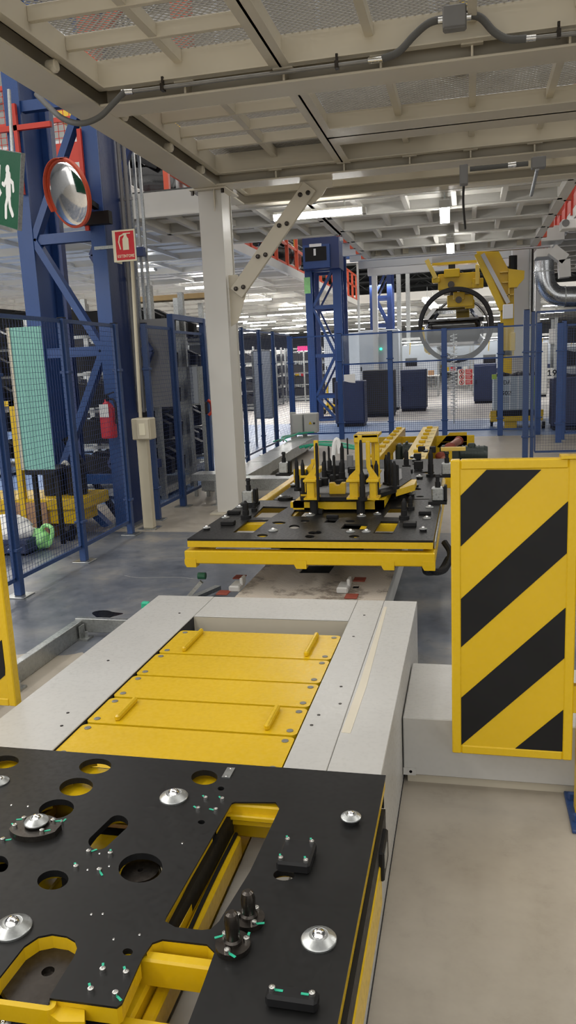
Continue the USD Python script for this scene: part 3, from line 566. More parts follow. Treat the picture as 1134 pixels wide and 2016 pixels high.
obj('side_rail', MB().bx(-1.735, -1.66, 4.56, 8.3, .445, .528, .006), 'yellow', fp); obj('side_rail', MB().bx(-.262, -.188, 4.56, 8.3, .445, .528, .006), 'yellow', fp)
obj('cable_chain', MB().tube([(-.24, 4.62, .44), (-.2, 4.7, .36), (-.14, 4.85, .34), (-.11, 5.0, .40), (-.15, 5.1, .45)], .022, 8).tube([(-.26, 4.6, .42), (-.25, 4.7, .35), (-.18, 4.9, .31), (-.13, 5.05, .36)], .014, 8), 'black', fp)
obj('side_skirt', MB().bx(-.196, -.188, 4.6, 5.85, .53, .57), 'zinc', fp); obj('core_box', MB().bx(-1.2, -.62, 4.60, 4.66, .52, .55), 'black', fp)
# second plate
p2 = sbox(-1.5, 5.90, -.22, 8.3).difference(unary_union([Point(x, y).buffer(r, 12) for x, y, r in ((-.42, 6.35, .05), (-.36, 7.3, .06), (-.5, 7.9, .05), (-1.2, 6.5, .06), (-1.24, 6.9, .05), (-.36, 6.0, .03))]))
obj('top_plate', MB().prism(p2, ZT - .014, ZT), 'black_plate', fp, label='black rear plate under the tooling')
obj('rear_frame', MB().prism(sbox(-1.51, 5.92, -.19, 8.3).difference(sbox(-1.42, 6.0, -.3, 8.2)), .54, ZT - .0145), 'yellow', fp)
obj('cross_beam', MB().bx(-1.62, -.3, 5.86, 5.93, .50, .585, .005), 'yellow', fp)
for x0_, x1_, yy in ((-1.62, -1.36, 7.2), (-.2, .04, 7.0)): obj('side_bracket', MB().bx(x0_, x1_, yy, yy + .25, .50, .66, .005), 'yellow', fp)
def clamp_unit(t, x, y, z, s=1.0):
    c = obj('clamp_unit', MB().bx(x - .055 * s, x + .055 * s, y - .06 * s, y + .06 * s, z + .02, z + .15 * s, .008), 'zinc', t)
    obj('clamp_base', MB().bx(x - .085 * s, x + .085 * s, y - .09 * s, y + .09 * s, z, z + .02), 'black', c); obj('clamp_arm', MB().bx(x + .055 * s, x + .085 * s, y - .05 * s, y + .05 * s, z + .02, z + .17 * s, .006), 'black', c)
    obj('plunger', MB().lathe([(.025 * s, 0), (.025 * s, .05 * s), (.018 * s, .055 * s), (.018 * s, .09 * s), (.026 * s, .095 * s), (.02 * s, .12 * s)], (x, y, z + .15 * s), n=12), 'black', c)
for u, v, z in ((491, 995, .60), (560, 935, .66), (862, 990, .60), (880, 938, .66)):
    p = PZ(u, v, z); clamp_unit(fp, p[0], p[1], z, .78)
for F, x, y, r in ((Q, 205, 405, .045), (Q, 365, 302, .05), (Q, 488, 212, .05), (Q, 775, 415, .055), (Q, 1095, 283, .06), (R_, 385, 278, .055), (R_, 925, 297, .05), (R_, 895, 400, .045), (R_, 948, 207, .05), (R_, 295, 408, .05), (R_, 515, 262, .05), (R_, 425, 408, .05)):
    p = PZ(*F(x, y), ZT); ball_unit(fp, p[0], p[1], ZT, r * .58, .012 if r < .046 else 0)
for u, v, r in ((838, 890, .055), (812, 902, .05), (826, 942, .055), (818, 958, .05), (808, 976, .06), (815, 868 + 40, .04), (553, 983, .05), (578, 958, .05)):
    p = PZ(u, v, ZT); ball_unit(fp, p[0], p[1], ZT, r * .62, .015)
for F, x, y, s in ((Q, 390, 355, (.16, .12, .05)), (Q, 440, 262, (.17, .07, .045)), (R_, 785, 352, (.15, .12, .05)), (R_, 910, 256, (.15, .06, .04)), (R_, 145, 285, (.15, .06, .04)), (R_, 35, 250, (.10, .08, .06))):
    s = tuple(q * .56 for q in s); p = PZ(*F(x, y + 8), ZT); obj('pad_block', MB().box((p[0], p[1], ZT + s[2] / 2), s, .004), 'black', fp)
for u, v, w, h in ((822, 905, .09, .07), (824, 925, .1, .09), (852, 892, .08, .08), (800, 930, .14, .03), (830, 890, .09, .07)):
    p = PZ(u, v, ZT); obj('pad_block', MB().box((p[0], p[1], ZT + h / 2), (w * .85, .07, h * .85), .006), 'black', fp)
def post_pin(t, x, y, z, h, r, mat='black', step=True):
    pr_ = [(r * 1.9, 0), (r * 1.9, .02), (r * 1.15, .025), (r * 1.15, h * .45), (r, h * .47), (r, h * .84), (r * .55, h * .93), (r * .4, h)] if step else [(r, 0), (r, h * .94), (r * .6, h)]
    obj('support_pin', MB().lathe(pr_, (x, y, z), n=14), mat, t, smooth=35)
for F, x, y, h, r in ((Q, 543, 305, .2, .034), (Q, 615, 245, .12, .02), (Q, 885, 145, .05, .05), (R_, 738, 300, .22, .03), (R_, 790, 225, .16, .025), (R_, 660, 130, .06, .02)):
    p = PZ(*F(x, y), ZT); post_pin(fp, p[0], p[1], ZT, h * .62, r * .6)
for u, v, h in ((848, 938, .30), (800, 920, .22), (805, 955, .12)): p = PZ(u, v, ZT); post_pin(fp, p[0], p[1], ZT, h * .8, .022)

# holding fixture standing on the far pallet -----------------------
hf = thing('holding_fixture', 'yellow and black holding fixture with upright brackets and pins on the far pallet', 'fixture', (-1.0, 6.4, .66))
YF_ = 5.38
a, b = PY(572, 1000, YF_), PY(755, 1000, YF_); zb = PY(660, 1003, YF_)[2]; zt_ = PY(660, 988, YF_)[2]; ztr = PY(660, 978, YF_)[2]
obj('base_beam', MB().prism(Polygon([(a[0], zt_), (b[0], zt_), (b[0], zb), (b[0] - .1, zb - .0), (a[0] + .25, zb), (a[0] + .2, zb + .012), (a[0], zb + .012)]), -.06, 0, (XZ, (0, YF_, 0))), 'yellow', hf)
obj('base_beam', MB().bx(a[0] + .02, a[0] + .1, YF_, 6.8, zb, zt_), 'yellow', hf); obj('base_beam', MB().bx(b[0] - .06, b[0], YF_, 6.8, zb, zt_), 'yellow', hf)
tray = Polygon([(a[0] + .08, YF_ - .02), (b[0] - .12, YF_ - .02), (b[0] + .06, YF_ + .3), (b[0] + .14, 6.2), (b[0] + .08, 6.9), (a[0] + .0, 6.9), (a[0] - .02, 5.8)])
obj('tray', MB().prism(tray, zt_ + .01, ztr), 'black', hf); obj('tray_plate', MB().prism(affinity.scale(tray, .82, .8), ztr, ztr + .006), 'grey_mid', hf)
obj('tray_lip', MB().prism(Polygon([(b[0] + .06, 5.7), (b[0] + .18, 5.95), (b[0] + .18, 6.2), (b[0] + .1, 6.2)]), zt_ - .02, zt_ + .03), 'yellow', hf)
def upright(u0, u1, vt, vm, vb, y, fin=None, cap=True):
    """stand: narrow leg, flange plate, tapering fin above"""
    y = PZ((u0 + u1) / 2, vb, ztr)[1]; A, B = PY(u0, vb, y), PY(u1, vb, y); zm = PY((u0 + u1) / 2, vm, y)[2]; z0 = ztr; x0_, x1_ = A[0], B[0]
    q = obj('bracket', MB().bx(x0_, x1_, y - .01, y + .09, z0, zm - .03, .004).bx(x0_ - .02, x1_ + .02, y - .03, y + .11, z0, z0 + .012).bx(x0_ - .02, x1_ + .02, y - .03, y + .11, zm - .03, zm - .012, .003), 'yellow', hf)
    if fin:
        f0, f1 = PY(fin[0], vt, y)[0], PY(fin[1], vt, y)[0]; zt2 = PY(fin[0], vt, y)[2]
        obj('bracket_fin', MB().prism(Polygon([(x0_ - .015, zm - .012), (x1_ + .015, zm - .012), (x1_ + .0, zm + .012), (f1, zm + .07), (f1, zt2), (f0, zt2), (f0, zm + .07), (x0_, zm + .012)]), -.03, .0, (XZ, (0, y + .02, 0))), 'yellow', q)
upright(605, 620, 868, 940, 983, 5.95, (616, 624)); upright(599, 614, 905, 932, 975, 6.35, (611, 617)); upright(689, 706, 858, 940, 982, 5.95, (703, 711)); upright(728, 741, 870, 940, 983, 5.95, (719, 727)); upright(734, 744, 870, 925, 960, 6.5, (730, 736))
A, B = PY(698, 855, 5.75), PY(746, 870, 5.75); obj('yoke', MB().bx(A[0], B[0], 5.7, 5.74, B[2], A[2], .006).bx(A[0], A[0] + .03, 5.74, 5.78, ztr, B[2]).bx(B[0] - .03, B[0], 5.74, 5.78, ztr, B[2]).bx(A[0], B[0], 5.7, 5.95, A[2] - .02, A[2]), 'yellow', hf)
yc = PZ(665, 971, ztr)[1]; A, B = PY(650, 970, yc), PY(681, 972, yc); zc = PY(660, 950, yc)[2]; obj('cradle', MB().prism(Polygon([(A[0], ztr), (B[0], ztr), (B[0], zc), (B[0] - .03, zc), (B[0] - .045, ztr + .06), (A[0] + .045, ztr + .06), (A[0] + .03, zc), (A[0], zc)]), -.03, .03, (XZ, (0, yc, 0))), 'yellow', hf)
for u, vt, vb, wpx, y in ((586, 901, 966, 8, 6.35), (598, 905, 975, 8, 6.15), (627, 872, 985, 6, 5.86), (640, 888, 945, 6, 6.9), (639, 905, 945, 9, 6.9), (649, 878, 940, 4, 7.3), (650, 902, 940, 9, 7.3), (659, 896, 958, 6, 6.35), (675, 872, 945, 8, 6.7), (674, 905, 950, 11, 6.7), (685, 862, 905, 3, 7.4), (713, 866, 985, 6, 5.86), (714, 925, 985, 10, 5.87), (726, 875, 930, 5, 6.3), (742, 907, 970, 8, 6.15), (761, 895, 955, 8, 6.6), (770, 905, 957, 9, 6.5), (777, 908, 962, 10, 6.35), (766, 890, 930, 6, 6.9), (783, 915, 958, 6, 6.5), (733, 915, 960, 5, 6.4), (606, 925, 975, 7, 6.2)):
    y = min(PZ(u, vb, ztr)[1], 7.6); p = PY(u, vb, y); q = PY(u, vt, y); post_pin(hf, p[0], y, ztr, max(.05, q[2] - ztr), wpx / 2 / FPX * y * 1.02, step=(wpx > 6))
for u, vt, vb, wpx, y in ((690, 895, 935, 11, 7.0),): p = PY(u, vb, y); q = PY(u, vt, y); post_pin(hf, p[0], y, ztr, q[2] - ztr, .03, 'grey_mid', False)
for u, v, y in ((622, 985, 5.38), (713, 990, 5.38)): p = PY(u, v, y); obj('down_spindle', MB().cyl((p[0], y - .08, zb - .03), (p[0], y - .08, zt_ + .03), .03).cyl((p[0], y - .08, zb - .08), (p[0], y - .08, zb - .03), .015), 'black', hf)
for k in range(12): x = rnd.uniform(-1.15, -.7); y = rnd.uniform(5.75, 6.7); h0 = .05 + .05 * rnd.random(); obj('clamp_block', MB().box((x, y, ztr + h0 / 2), (.07, .06, h0), .006), 'black', hf)
p = PY(660, 866, 6.85); obj('clear_hose', MB().tube([(p[0] - .03, 6.85, ztr), (p[0] - .01, 6.85, p[2] - .05), (p[0] + .02, 6.85, p[2]), (p[0] + .04, 6.85, p[2] - .12)], .022, 8), 'white', hf)

# floor module under the far pallet: chequer plate with red pads
t = thing('lift_table', 'cream chequer plate lift table with red pads and dark worn patches', 'lift table', (-1.0, 5, 0)); ZC = .27
cl, cr = -1.385, -.475
top = sbox(cl, YF + .01, cr, 6.2).difference(px_poly([(588, 1128), (648, 1128), (660, 1112), (602, 1112)], ZC)); top = top.difference(px_poly([(692, 1158), (706, 1158), (708, 1152), (696, 1152)], ZC)); top = top.difference(px_poly([(460, 1152), (466, 1152), (469, 1146), (463, 1146)], ZC))
obj('chequer_plate', MB().prism(top, ZC - .008, ZC), 'chequer', t); obj('side_frame', MB().bx(cr - .01, cr, YF + .01, 6.2, .1, ZC - .008), 'grey_box', t); obj('side_frame', MB().bx(cl, cl + .01, YF + .01, 6.2, .1, ZC - .008), 'grey_box', t); obj('side_bracket', MB().bx(cr, cr + .06, 4.2, 4.45, .12, .22, .01), 'grey_box', t)
obj('base', MB().bx(cl + .1, cr - .1, YF + .1, 6.1, 0, .1), 'black_soft', t)
for u, v in ((472, 1137), (440, 1168), (708, 1142), (692, 1175)): p = PZ(u, v, ZC); obj('red_pad', MB().box((p[0], p[1], ZC + .004), (.075, .085, .008), .002), 'red_brown', t)
for u, v in ((467, 1160), (677, 1163)): p = PZ(u, v, ZC); obj('stop_bracket', MB().box((p[0], p[1], ZC + .02), (.07, .14, .04), .008).box((p[0] + .03, p[1] + .03, ZC + .05), (.02, .08, .05), .005), 'white_cover', t)
t = thing('floor_bracket', 'thin steel profile frame on the floor left of the lift table', 'frame', (-1.8, 4.8, 0))
obj('profile', MB().bar((-2.05, 4.58, .05), (-1.39, 4.62, .05), .06, .03), 'zinc', t); obj('profile', MB().bar((-2.05, 4.58, .05), (-1.8, 5.3, .05), .05, .03), 'zinc', t); obj('foot', MB().bx(-2.06, -2.0, 4.55, 4.61, 0, .04), 'zinc', t)
obj('knob', MB().cyl((-1.70, 4.62, .33), (-1.65, 4.62, .33), .022), 'green_sign', t); obj('knob_arm', MB().bar((-1.68, 4.62, .29), (-1.9, 4.6, .06), .025, .025), 'zinc', t)
p = PZ(281, 1196, .35); t = thing('sensor', 'small turquoise sensor cap behind the left white plate', 'sensor', (p[0], p[1], 0)); obj('cap', MB().box((p[0] + .02, p[1], .36), (.05, .03, .05), .008), 'green_mark', t); obj('stand', MB().bx(p[0] + .01, p[0] + .03, p[1] - .01, p[1] + .01, 0, .34), 'zinc', t)
t = thing('angle_frame', 'galvanised angle frame on the floor left of the white cover', 'frame', (-2.3, 3.9, 0))
obj('profile', MB().bx(-2.44, -2.39, 2.4, 4.36, 0, .11, .003), 'zinc', t); obj('profile', MB().bx(-2.44, -1.66, 4.32, 4.36, .03, .12, .003), 'zinc', t)
for x, y in ((-2.36, 4.28), (-2.36, 3.5)): obj('foot_bracket', MB().bx(x - .03, x + .04, y - .04, y + .04, 0, .012).bx(x - .02, x - .01, y - .03, y + .03, 0, .09).cyl((x + .015, y, .01), (x + .015, y, .05), .012, n=6), 'zinc', t)
# cream box beside the cover and the barriers
t = thing('side_box', 'low cream metal box between the white cover and the right warning barrier', 'box', (.0, 3.1, 0))
obj('body', MB().bx(-.248, .55, 2.84, 3.40, .045, .285, .004), 'white_cover', t); obj('plinth', MB().bx(-.235, .55, 2.87, 3.38, 0, .045), 'cream_dark', t); obj('screw', MB().lathe([(.01, 0), (.006, .004)], (-.22, 2.84, .06), (0, -1, 0), 10), 'steel', t)
obj('seam_flap', MB().bx(-.249, -.2, 2.836, 2.84, .045, .075), 'white_cover', t)
def barrier(label, x0, x1, y, z0, z1, mirror=False):
    t = thing('warning_barrier', label, 'barrier', ((x0 + x1) / 2, y, 0)); w = .033; d = .045
    for nm, b_ in (('stile', (x0, x0 + w, z0, z1)), ('stile', (x1 - w, x1, z0, z1)), ('rail', (x0 + w, x1 - w, z0, z0 + w)), ('rail', (x0 + w, x1 - w, z1 - w, z1))): obj('frame_' + nm, MB().bx(b_[0], b_[1], y, y + d, b_[2], b_[3], .004), 'yellow', t)
    obj('panel', MB().bx(x0 + w - .004, x1 - w + .004, y + .004, y + d - .006, z0 + w - .004, z1 - w + .004), 'yellow', t)
    inner = sbox(x0 + w, z0 + w, x1 - w, z1 - w); H = z1 - z0; sl = .86 * (-1 if mirror else 1)
    return t, inner
t, inner = barrier('black and yellow striped warning barrier filling the right edge', -.0575, .358, 2.7, .222, 1.302)
yb = 2.7
for poly in (((905, 978), (958, 925), (1066, 925), (905, 1078)), ((905, 1182), (1122, 984), (1119, 1087), (905, 1277)), ((905, 1377), (1117, 1194), (1114, 1294), (905, 1470)), ((1010, 1478), (1112, 1396), (1111, 1486))):
    obj('black_stripe', MB().prism(Polygon([(PY(u, v, yb)[0], PY(u, v, yb)[2]) for u, v in poly]).intersection(inner), -.0055, -.0035, (XZ, (0, yb - .0035 + .002, 0))), 'black', t)
obj('hinge_post', MB().bx(.375, .435, 2.70, 2.76, .01, 1.34, .005), 'yellow', t); obj('hinge', MB().bx(.30, .43, 2.69, 2.75, 1.302, 1.312).bx(.352, .372, 2.70, 2.74, 1.302, 1.36), 'yellow', t); obj('hinge', MB().bx(.355, .38, 2.71, 2.74, .4, .5).bx(.355, .38, 2.71, 2.74, 1.1, 1.2), 'yellow', t)
obj('warning_light', MB().cyl((.39, 2.72, 1.34), (.39, 2.72, 1.42), .02), 'red_orange', t)
obj('foot_plate', MB().bx(.352, .50, 2.60, 2.86, 0, .014, .003), 'blue_fence', t, label='blue foot plate'); obj('anchor_bolt', MB().cyl((.372, 2.66, .014), (.372, 2.66, .04), .012, n=6), 'blue_fence', t); obj('anchor_bolt', MB().cyl((.372, 2.80, .014), (.372, 2.80, .04), .012, n=6), 'blue_fence', t)
t, inner = barrier('yellow edge of the left warning barrier at the left border', -2.25, -1.832, 2.7, .30, 1.33)
obj('black_stripe', MB().prism(Polygon([tuple(PY(u, v, 2.7)[[0, 2]]) for u, v in ((-70, 1320), (9, 1255), (9, 1330), (-70, 1400))]).intersection(inner), -.0055, -.0035, (XZ, (0, yb - .0015, 0))), 'black', t)
obj('black_stripe', MB().prism(Polygon([(-2.2, .35), (-1.86, .63), (-1.86, .40), (-2.2, .33)]).intersection(inner), -.0055, -.0035, (XZ, (0, yb - .0015, 0))), 'black', t) if 0 else None
obj('hinge_post', MB().bx(-2.33, -2.27, 2.70, 2.76, 0, 1.34, .005), 'yellow', t)
# things standing above the mesh of the near mezzanine
t = thing('steel_portal', 'orange red steel frame seen through the mesh at the top left', 'frame', (-2.6, 6.4, 4.2))
for x in (-3.0, -2.2): obj('upright', MB().bx(x - .07, x + .07, 6.4, 6.54, 3.81, 6.4), 'red_orange', t)
obj('crossbar', MB().bx(-3.0, -2.2, 6.42, 6.5, 5.2, 5.35), 'red_orange', t); obj('diagonal', MB().bar((-3.0, 6.47, 4.2), (-2.2, 6.47, 5.2), .08, .08), 'red_orange', t)
t = thing('upper_conveyor', 'yellow conveyor frame seen through the mesh behind the junction box', 'conveyor', (.3, 6.6, 4.0))
obj('beam', MB().bx(-1.0, 2.6, 6.6, 6.75, 4.7, 4.95), 'yellow', t); obj('leg', MB().bx(-.1, .0, 6.6, 6.75, 3.81, 4.7), 'yellow', t); obj('leg', MB().bx(1.6, 1.7, 6.6, 6.75, 3.81, 4.7), 'yellow', t); obj('drive_box', MB().bx(.3, 1.1, 6.7, 7.2, 4.95, 5.5, .02), 'grey_mid', t); obj('cover', MB().bx(-.9, -.2, 6.7, 7.3, 4.95, 5.3, .02), 'red_brown', t)
t = thing('upper_cabinet', 'dark cabinet row standing on the mesh deck above the far bay', 'cabinet', (-1.4, 7.9, 3.8)); obj('body', MB().bx(-2.4, -.3, 8.0, 8.5, 3.81, 5.4, .01), 'board_grey', t); obj('door', MB().bx(-2.35, -1.4, 7.98, 8.0, 3.85, 5.35), 'grey_mid', t); obj('door', MB().bx(-1.35, -.35, 7.98, 8.0, 3.85, 5.35), 'grey_mid', t)
# ================================================================ BLUE MESH FENCES
def fence_post(label, x, y, h, w=.06, mat='blue_fence', group=None):
    t = thing('fence_post', label, 'fence post', (x, y, 0), group=group)
    obj('post', MB().bx(x - w / 2, x + w / 2, y - w / 2, y + w / 2, .01, h, .004), mat, t); obj('floor_plate', MB().bx(x - .08, x + .08, y - .08, y + .08, 0, .01, .002), 'zinc', t)
    for z in (.35, 1.65): obj('clamp', MB().bx(x - w * .7, x + w * .7, y - w * .7, y + w * .7, z, z + .025, .004), mat, t)
    obj('cap', MB().bx(x - w / 2, x + w / 2, y - w / 2, y + w / 2, h, h + .008, .003), 'black', t); return t
def fence_panel(label, p0, p1, z0, z1, cell=(.042, .045), wire=.0022, mat='blue_fence', mid=None, plexi=None, wmat='blue_dark', top_mesh=None):
    p0 = np.array([*p0, 0.]); p1 = np.array([*p1, 0.]); L = np.linalg.norm(p1 - p0); d = (p1 - p0) / L; up = np.array([0, 0, 1.]); p0 = p0 + d * .045; p1 = p1 - d * .045; L -= .09
    t = thing('mesh_fence', label, 'fence panel', tuple((p0 + p1) / 2 + up * z0))
    for z in ([z0, z1] + ([mid] if mid else [])): obj('rail', MB().bar(p0 + up * z, p1 + up * z, .022, .032), mat, t)
    for q in (p0, p1): obj('stile', MB().bar(q + up * z0, q + up * z1, .022, .022, d), mat, t)
    zt = mid if plexi else z1
    w = MB()
    for i in range(1, int(L / cell[0])): q = p0 + d * cell[0] * i; w.bar(q + up * z0, q + up * zt, wire, wire)
    n = np.array([-d[1], d[0], 0]) * wire
    for j in range(1, int((zt - z0) / cell[1])): z = z0 + cell[1] * j; w.bar(p0 + n + up * z, p1 + n + up * z, wire, wire)
    obj('wire_mesh', w, wmat, t, kind='stuff')
    if plexi: obj('clear_sheet', MB().bar(p0 + up * (mid + z1) / 2 - 0, p1 + up * (mid + z1) / 2, .004, z1 - mid - .03), 'plexi', t, label='clear plastic sheet')
    return t
LP = [tuple(PZ(*q)[:2]) for q in ((42, 1170), (169, 1106), (260, 1050))]; LP = [(-3.36, 4.05)] + LP
# straighten the run
LP = [(-3.335, 4.05), (-3.335, 5.13), (-3.335, 6.18), (-3.375, 7.28)]
for (x, y), w_ in zip(LP, ('hidden behind the left barrier edge', 'with a floor plate, nearest in the left fence', 'second in the left fence, before the teal sheet', 'third in the left fence, in front of the blue tower')): fence_post('blue steel fence post ' + w_, x, y, 2.11)
for k, w_ in enumerate(('at the left border', 'in front of the teal sheet', 'in front of the fire extinguisher')): fence_panel('blue wire mesh fence panel ' + w_, LP[k], LP[k + 1], .14, 2.09)
GP = [(-3.375, 8.02), (-3.375, 8.83), (-3.39, 10.0)]
fence_post('blue fence post behind the beige switch post', *GP[0], 2.14); fence_panel('blue wire mesh fence panel in front of the black part racks', GP[0], GP[1], .14, 2.11)
t = thing('gate_frame', 'taller blue gate frame left of the white column with a red handle', 'gate', (GP[1][0], 9.4, 0))
for q in GP[1:]: obj('gate_post', MB().bx(q[0] - .035, q[0] + .035, q[1] - .035, q[1] + .035, .01, 2.28, .004), 'blue_fence', t); obj('floor_plate', MB().bx(q[0] - .09, q[0] + .09, q[1] - .08, q[1] + .08, 0, .01), 'zinc', t)
obj('lintel', MB().bar((*GP[1], 2.25), (*GP[2], 2.25), .06, .06), 'blue_fence', t)
p = PX(404, 803, -3.33); obj('handle', MB().box(p, (.05, .06, .16), .01).box(p + (0, -.06, 0), (.05, .1, .14), .01), 'black', t); obj('handle_grip', MB().tube([p + (.03, .03, -.1), p + (.07, .05, -.05), p + (.07, .05, .05), p + (.03, .03, .1)], .02, 8), 'red', t)
fence_panel('blue wire mesh gate leaf beside the white column', GP[1], GP[2], .14, 2.08)
AP = [tuple(PZ(*q)[:2]) for q in ((489, 913), (521, 896), (547, 884))]
for q, w_ in zip(AP, ('first', 'second', 'third')): fence_post(f'dark blue fence post, {w_} one right of the white column', q[0], q[1], 2.27)
CY = 16.6; CX = PY(574, 750, CY)[0]
PR = [AP[0], AP[1], AP[2], (CX, CY)]
fence_panel('blue wire mesh fence panel just right of the white column', (-3.42, 11.0), AP[0], .14, 2.24)
for k, w_ in enumerate(('with a white board behind it', 'second right of the white column', 'running up to the far corner post')): fence_panel('blue wire mesh fence panel ' + w_, PR[k], PR[k + 1], .14, 2.24)
FX = [CX] + [PY(u, 750, CY)[0] for u in (670, 769, 875, 985, 1060)]
for k, x in enumerate(FX): fence_post('bright blue post of the far fence, ' + ('at its left corner', 'beside the tall blue tower', 'left of the hanging car body', 'right below the hanging car body', 'left of the grey container', 'behind the tall gate post')[k], x, CY, 2.22 if k != 4 else 2.25, .105, 'blue')
for k in range(5): fence_panel('far blue fence panel with clear upper sheet ' + ('beside the two grey switch boxes', 'with a paper notice behind it', 'below the left half of the ring', 'with the red and white sign', 'in front of the grey container')[k], (FX[k], CY), (FX[k + 1], CY), .14, 2.19, mid=None if k == 0 else 1.58, plexi=k > 0, mat='blue', wire=.0035)
t = thing('prohibition_sign', 'white sign with three red circles and red text blocks on the far fence', 'sign', tuple(PY(919, 742, CY - .05)))
a, b = PY(901, 727, CY - .05), PY(931, 757, CY - .05); obj('panel', MB().bx(a[0], b[0], CY - .055, CY - .05, b[2], a[2]), 'white', t)
for k in range(3):
    zc = a[2] - (k + .5) * (a[2] - b[2]) / 3; xc = a[0] + .08; ring = Point(xc, zc).buffer(.05).difference(Point(xc, zc).buffer(.037)).union(Polygon([(xc - .036, zc + .028), (xc - .028, zc + .036), (xc + .036, zc - .028), (xc + .028, zc - .036)]))
    obj('red_circle', MB().prism(ring, 0, .003, (XZ, (0, CY - .055, 0))), 'red_sign', t); obj('black_figure', MB().prism(sbox(xc - .012, zc - .025, xc + .012, zc + .025), 0, .002, (XZ, (0, CY - .055, 0))), 'black', t)
    obj('red_block', MB().prism(sbox(xc + .075, zc - .047, b[0] - .01, zc + .047), 0, .002, (XZ, (0, CY - .055, 0))), 'red_sign', t)
    for q in range(3): obj('text_line', MB().prism(sbox(xc + .09, zc + .025 - q * .025, b[0] - .03 - .02 * (q % 2), zc + .033 - q * .025), 0, .0035, (XZ, (0, CY - .055, 0))), 'white', t)
p = PY(688, 745, 16.55); sh = trimesh.creation.box((.22, .004, .16)); obj('notice', MB().prism(Polygon([(-.12, .08), (.12, .09), (.12, -.1), (.0, -.085), (-.12, -.05)]), 0, .004, (XZ, (p[0], 16.56, p[2]))), 'white_paper', label='curled white paper notice hanging on the far fence', cat='notice')
t = thing('number_sign', 'white sign reading 19 on the fence right of the grey container', 'sign', tuple(PY(1082, 735, 15.1))); a, b = PY(1073, 725, 15.1), PY(1090, 745, 15.1)
obj('panel', MB().bx(a[0], b[0], 15.1, 15.106, b[2], a[2]), 'white', t); tx = meshkit.text_mesh('19', .10, .002, True); obj('lettering', MB().mesh(tx, XZ, (a[0] + .03, 15.1, b[2] + .05)), 'black', t)
obj('bracket', MB().bx(b[0] - .02, b[0] + .1, 15.106, 15.12, b[2] + .08, b[2] + .1), 'zinc', t)
obj('paper', MB().box(PY(1087, 662, 15.1), (.11, .006, .26)), 'white_paper', label='white paper sheet on the fence above the number sign', cat='notice')
# right gate nearer to the camera
gx = .875; gy = 12.74
fence_post('tall dark blue gate post right of centre', gx, gy, 2.29, .085); t = fence_post('slim dark blue post beside the tall gate post', gx + .10, gy + .02, 2.26, .05)
fence_panel('blue wire mesh gate panel at the right border', (gx + .1, gy + .02), (gx + 1.4, gy + .06), .12, 2.25)
q = PZ(1099, 872); fence_post('bright blue fence post right of the number sign', q[0], q[1], 2.15, .10, 'blue'); fence_post('bright blue fence post doubled behind its neighbour on the right', q[0] + .12, q[1] + .5, 2.2, .08, 'blue')
fence_panel('blue fence panel at the right border behind the gate panel', (q[0] + .12, q[1] + .5), (q[0] + 1.6, q[1] + .5), .14, 2.12, mat='blue', wire=.0035)

# ================================================================ BLUE TOWERS
def tower(label, xl0, xl1, xr0, xr1, y, depth, h, levels, legd=.42, mat='blue', back=True, bs=.0):
    """four plated legs, horizontals at the given heights, diagonals between"""
    t = thing('lattice_tower', label, 'tower', ((xl0 + xr1) / 2, y + depth / 2, 0))
    for x0_, x1_ in ((xl0, xl1), (xr0, xr1)):
        obj('leg', MB().bx(x0_, x1_, y, y + .025, 0, h).bx((x0_ + x1_) / 2 - .012, (x0_ + x1_) / 2 + .012, y + .025, y + legd, 0, h).bx(x0_, x1_, y + legd, y + legd + .025, 0, h), mat, t)
        obj('base_plate', MB().bx(x0_ - .08, x1_ + .08, y - .06, y + legd + .08, 0, .02), 'zinc', t)
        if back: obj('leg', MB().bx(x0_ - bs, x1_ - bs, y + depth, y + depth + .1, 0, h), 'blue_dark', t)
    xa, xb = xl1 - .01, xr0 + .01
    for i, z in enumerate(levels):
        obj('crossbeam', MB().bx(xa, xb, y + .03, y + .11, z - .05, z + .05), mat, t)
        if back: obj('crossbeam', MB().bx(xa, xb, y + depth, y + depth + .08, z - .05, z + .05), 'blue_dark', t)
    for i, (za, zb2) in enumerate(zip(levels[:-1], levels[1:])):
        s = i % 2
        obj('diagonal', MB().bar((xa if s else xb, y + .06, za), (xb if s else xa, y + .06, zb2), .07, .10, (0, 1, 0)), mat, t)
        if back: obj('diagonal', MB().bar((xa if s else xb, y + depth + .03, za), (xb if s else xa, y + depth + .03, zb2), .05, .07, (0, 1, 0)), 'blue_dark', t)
    return t
TY = 7.62
xs = [PY(50, 611, TY)[0], PY(79, 611, TY)[0], PY(194, 640, TY)[0], PY(222, 640, TY)[0]]
lv = [PY(170, v, TY)[2] for v in (1060, 945, 692, 463, 190)] + [5.6, 6.8]
tw = tower('large blue lattice tower at the left carrying the round mirror', *xs, TY, 1.3, 8.2, lv, .5, bs=.38)
obj('side_plate', MB().bx(xs[3] - .012, xs[3], TY + .02, TY + .5, 0, 8.2), 'blue_dark', tw)
obj('brace_stay', MB().bar((xs[1], TY + .25, .95), (xs[2] - .1, TY + .3, .05), .05, .07, (0, 1, 0)), 'black_soft', tw)
for k in range(4): obj('guide_rail', MB().bx(xs[1] + .38 + .07 * k, xs[1] + .41 + .07 * k, TY + 1.5, TY + 1.53, 1.6, 8), 'zinc', tw)
obj('backing_sheet', MB().bx(xs[1] + .2, xs[2] + .2, TY + 1.42, TY + 1.45, 1.2, 2.25), 'grey_mid', tw)
obj('red_stay', MB().bx(xs[1] - .06, xs[1] - .02, TY - .06, TY - .02, 3.45, 4.3).bx(xs[1] - .3, xs[2] - .3, TY - .06, TY - .02, 4.05, 4.10).bx(xs[2] - .03, xs[2] + .01, TY - .05, TY - .02, 3.05, 4.0), 'red', tw)
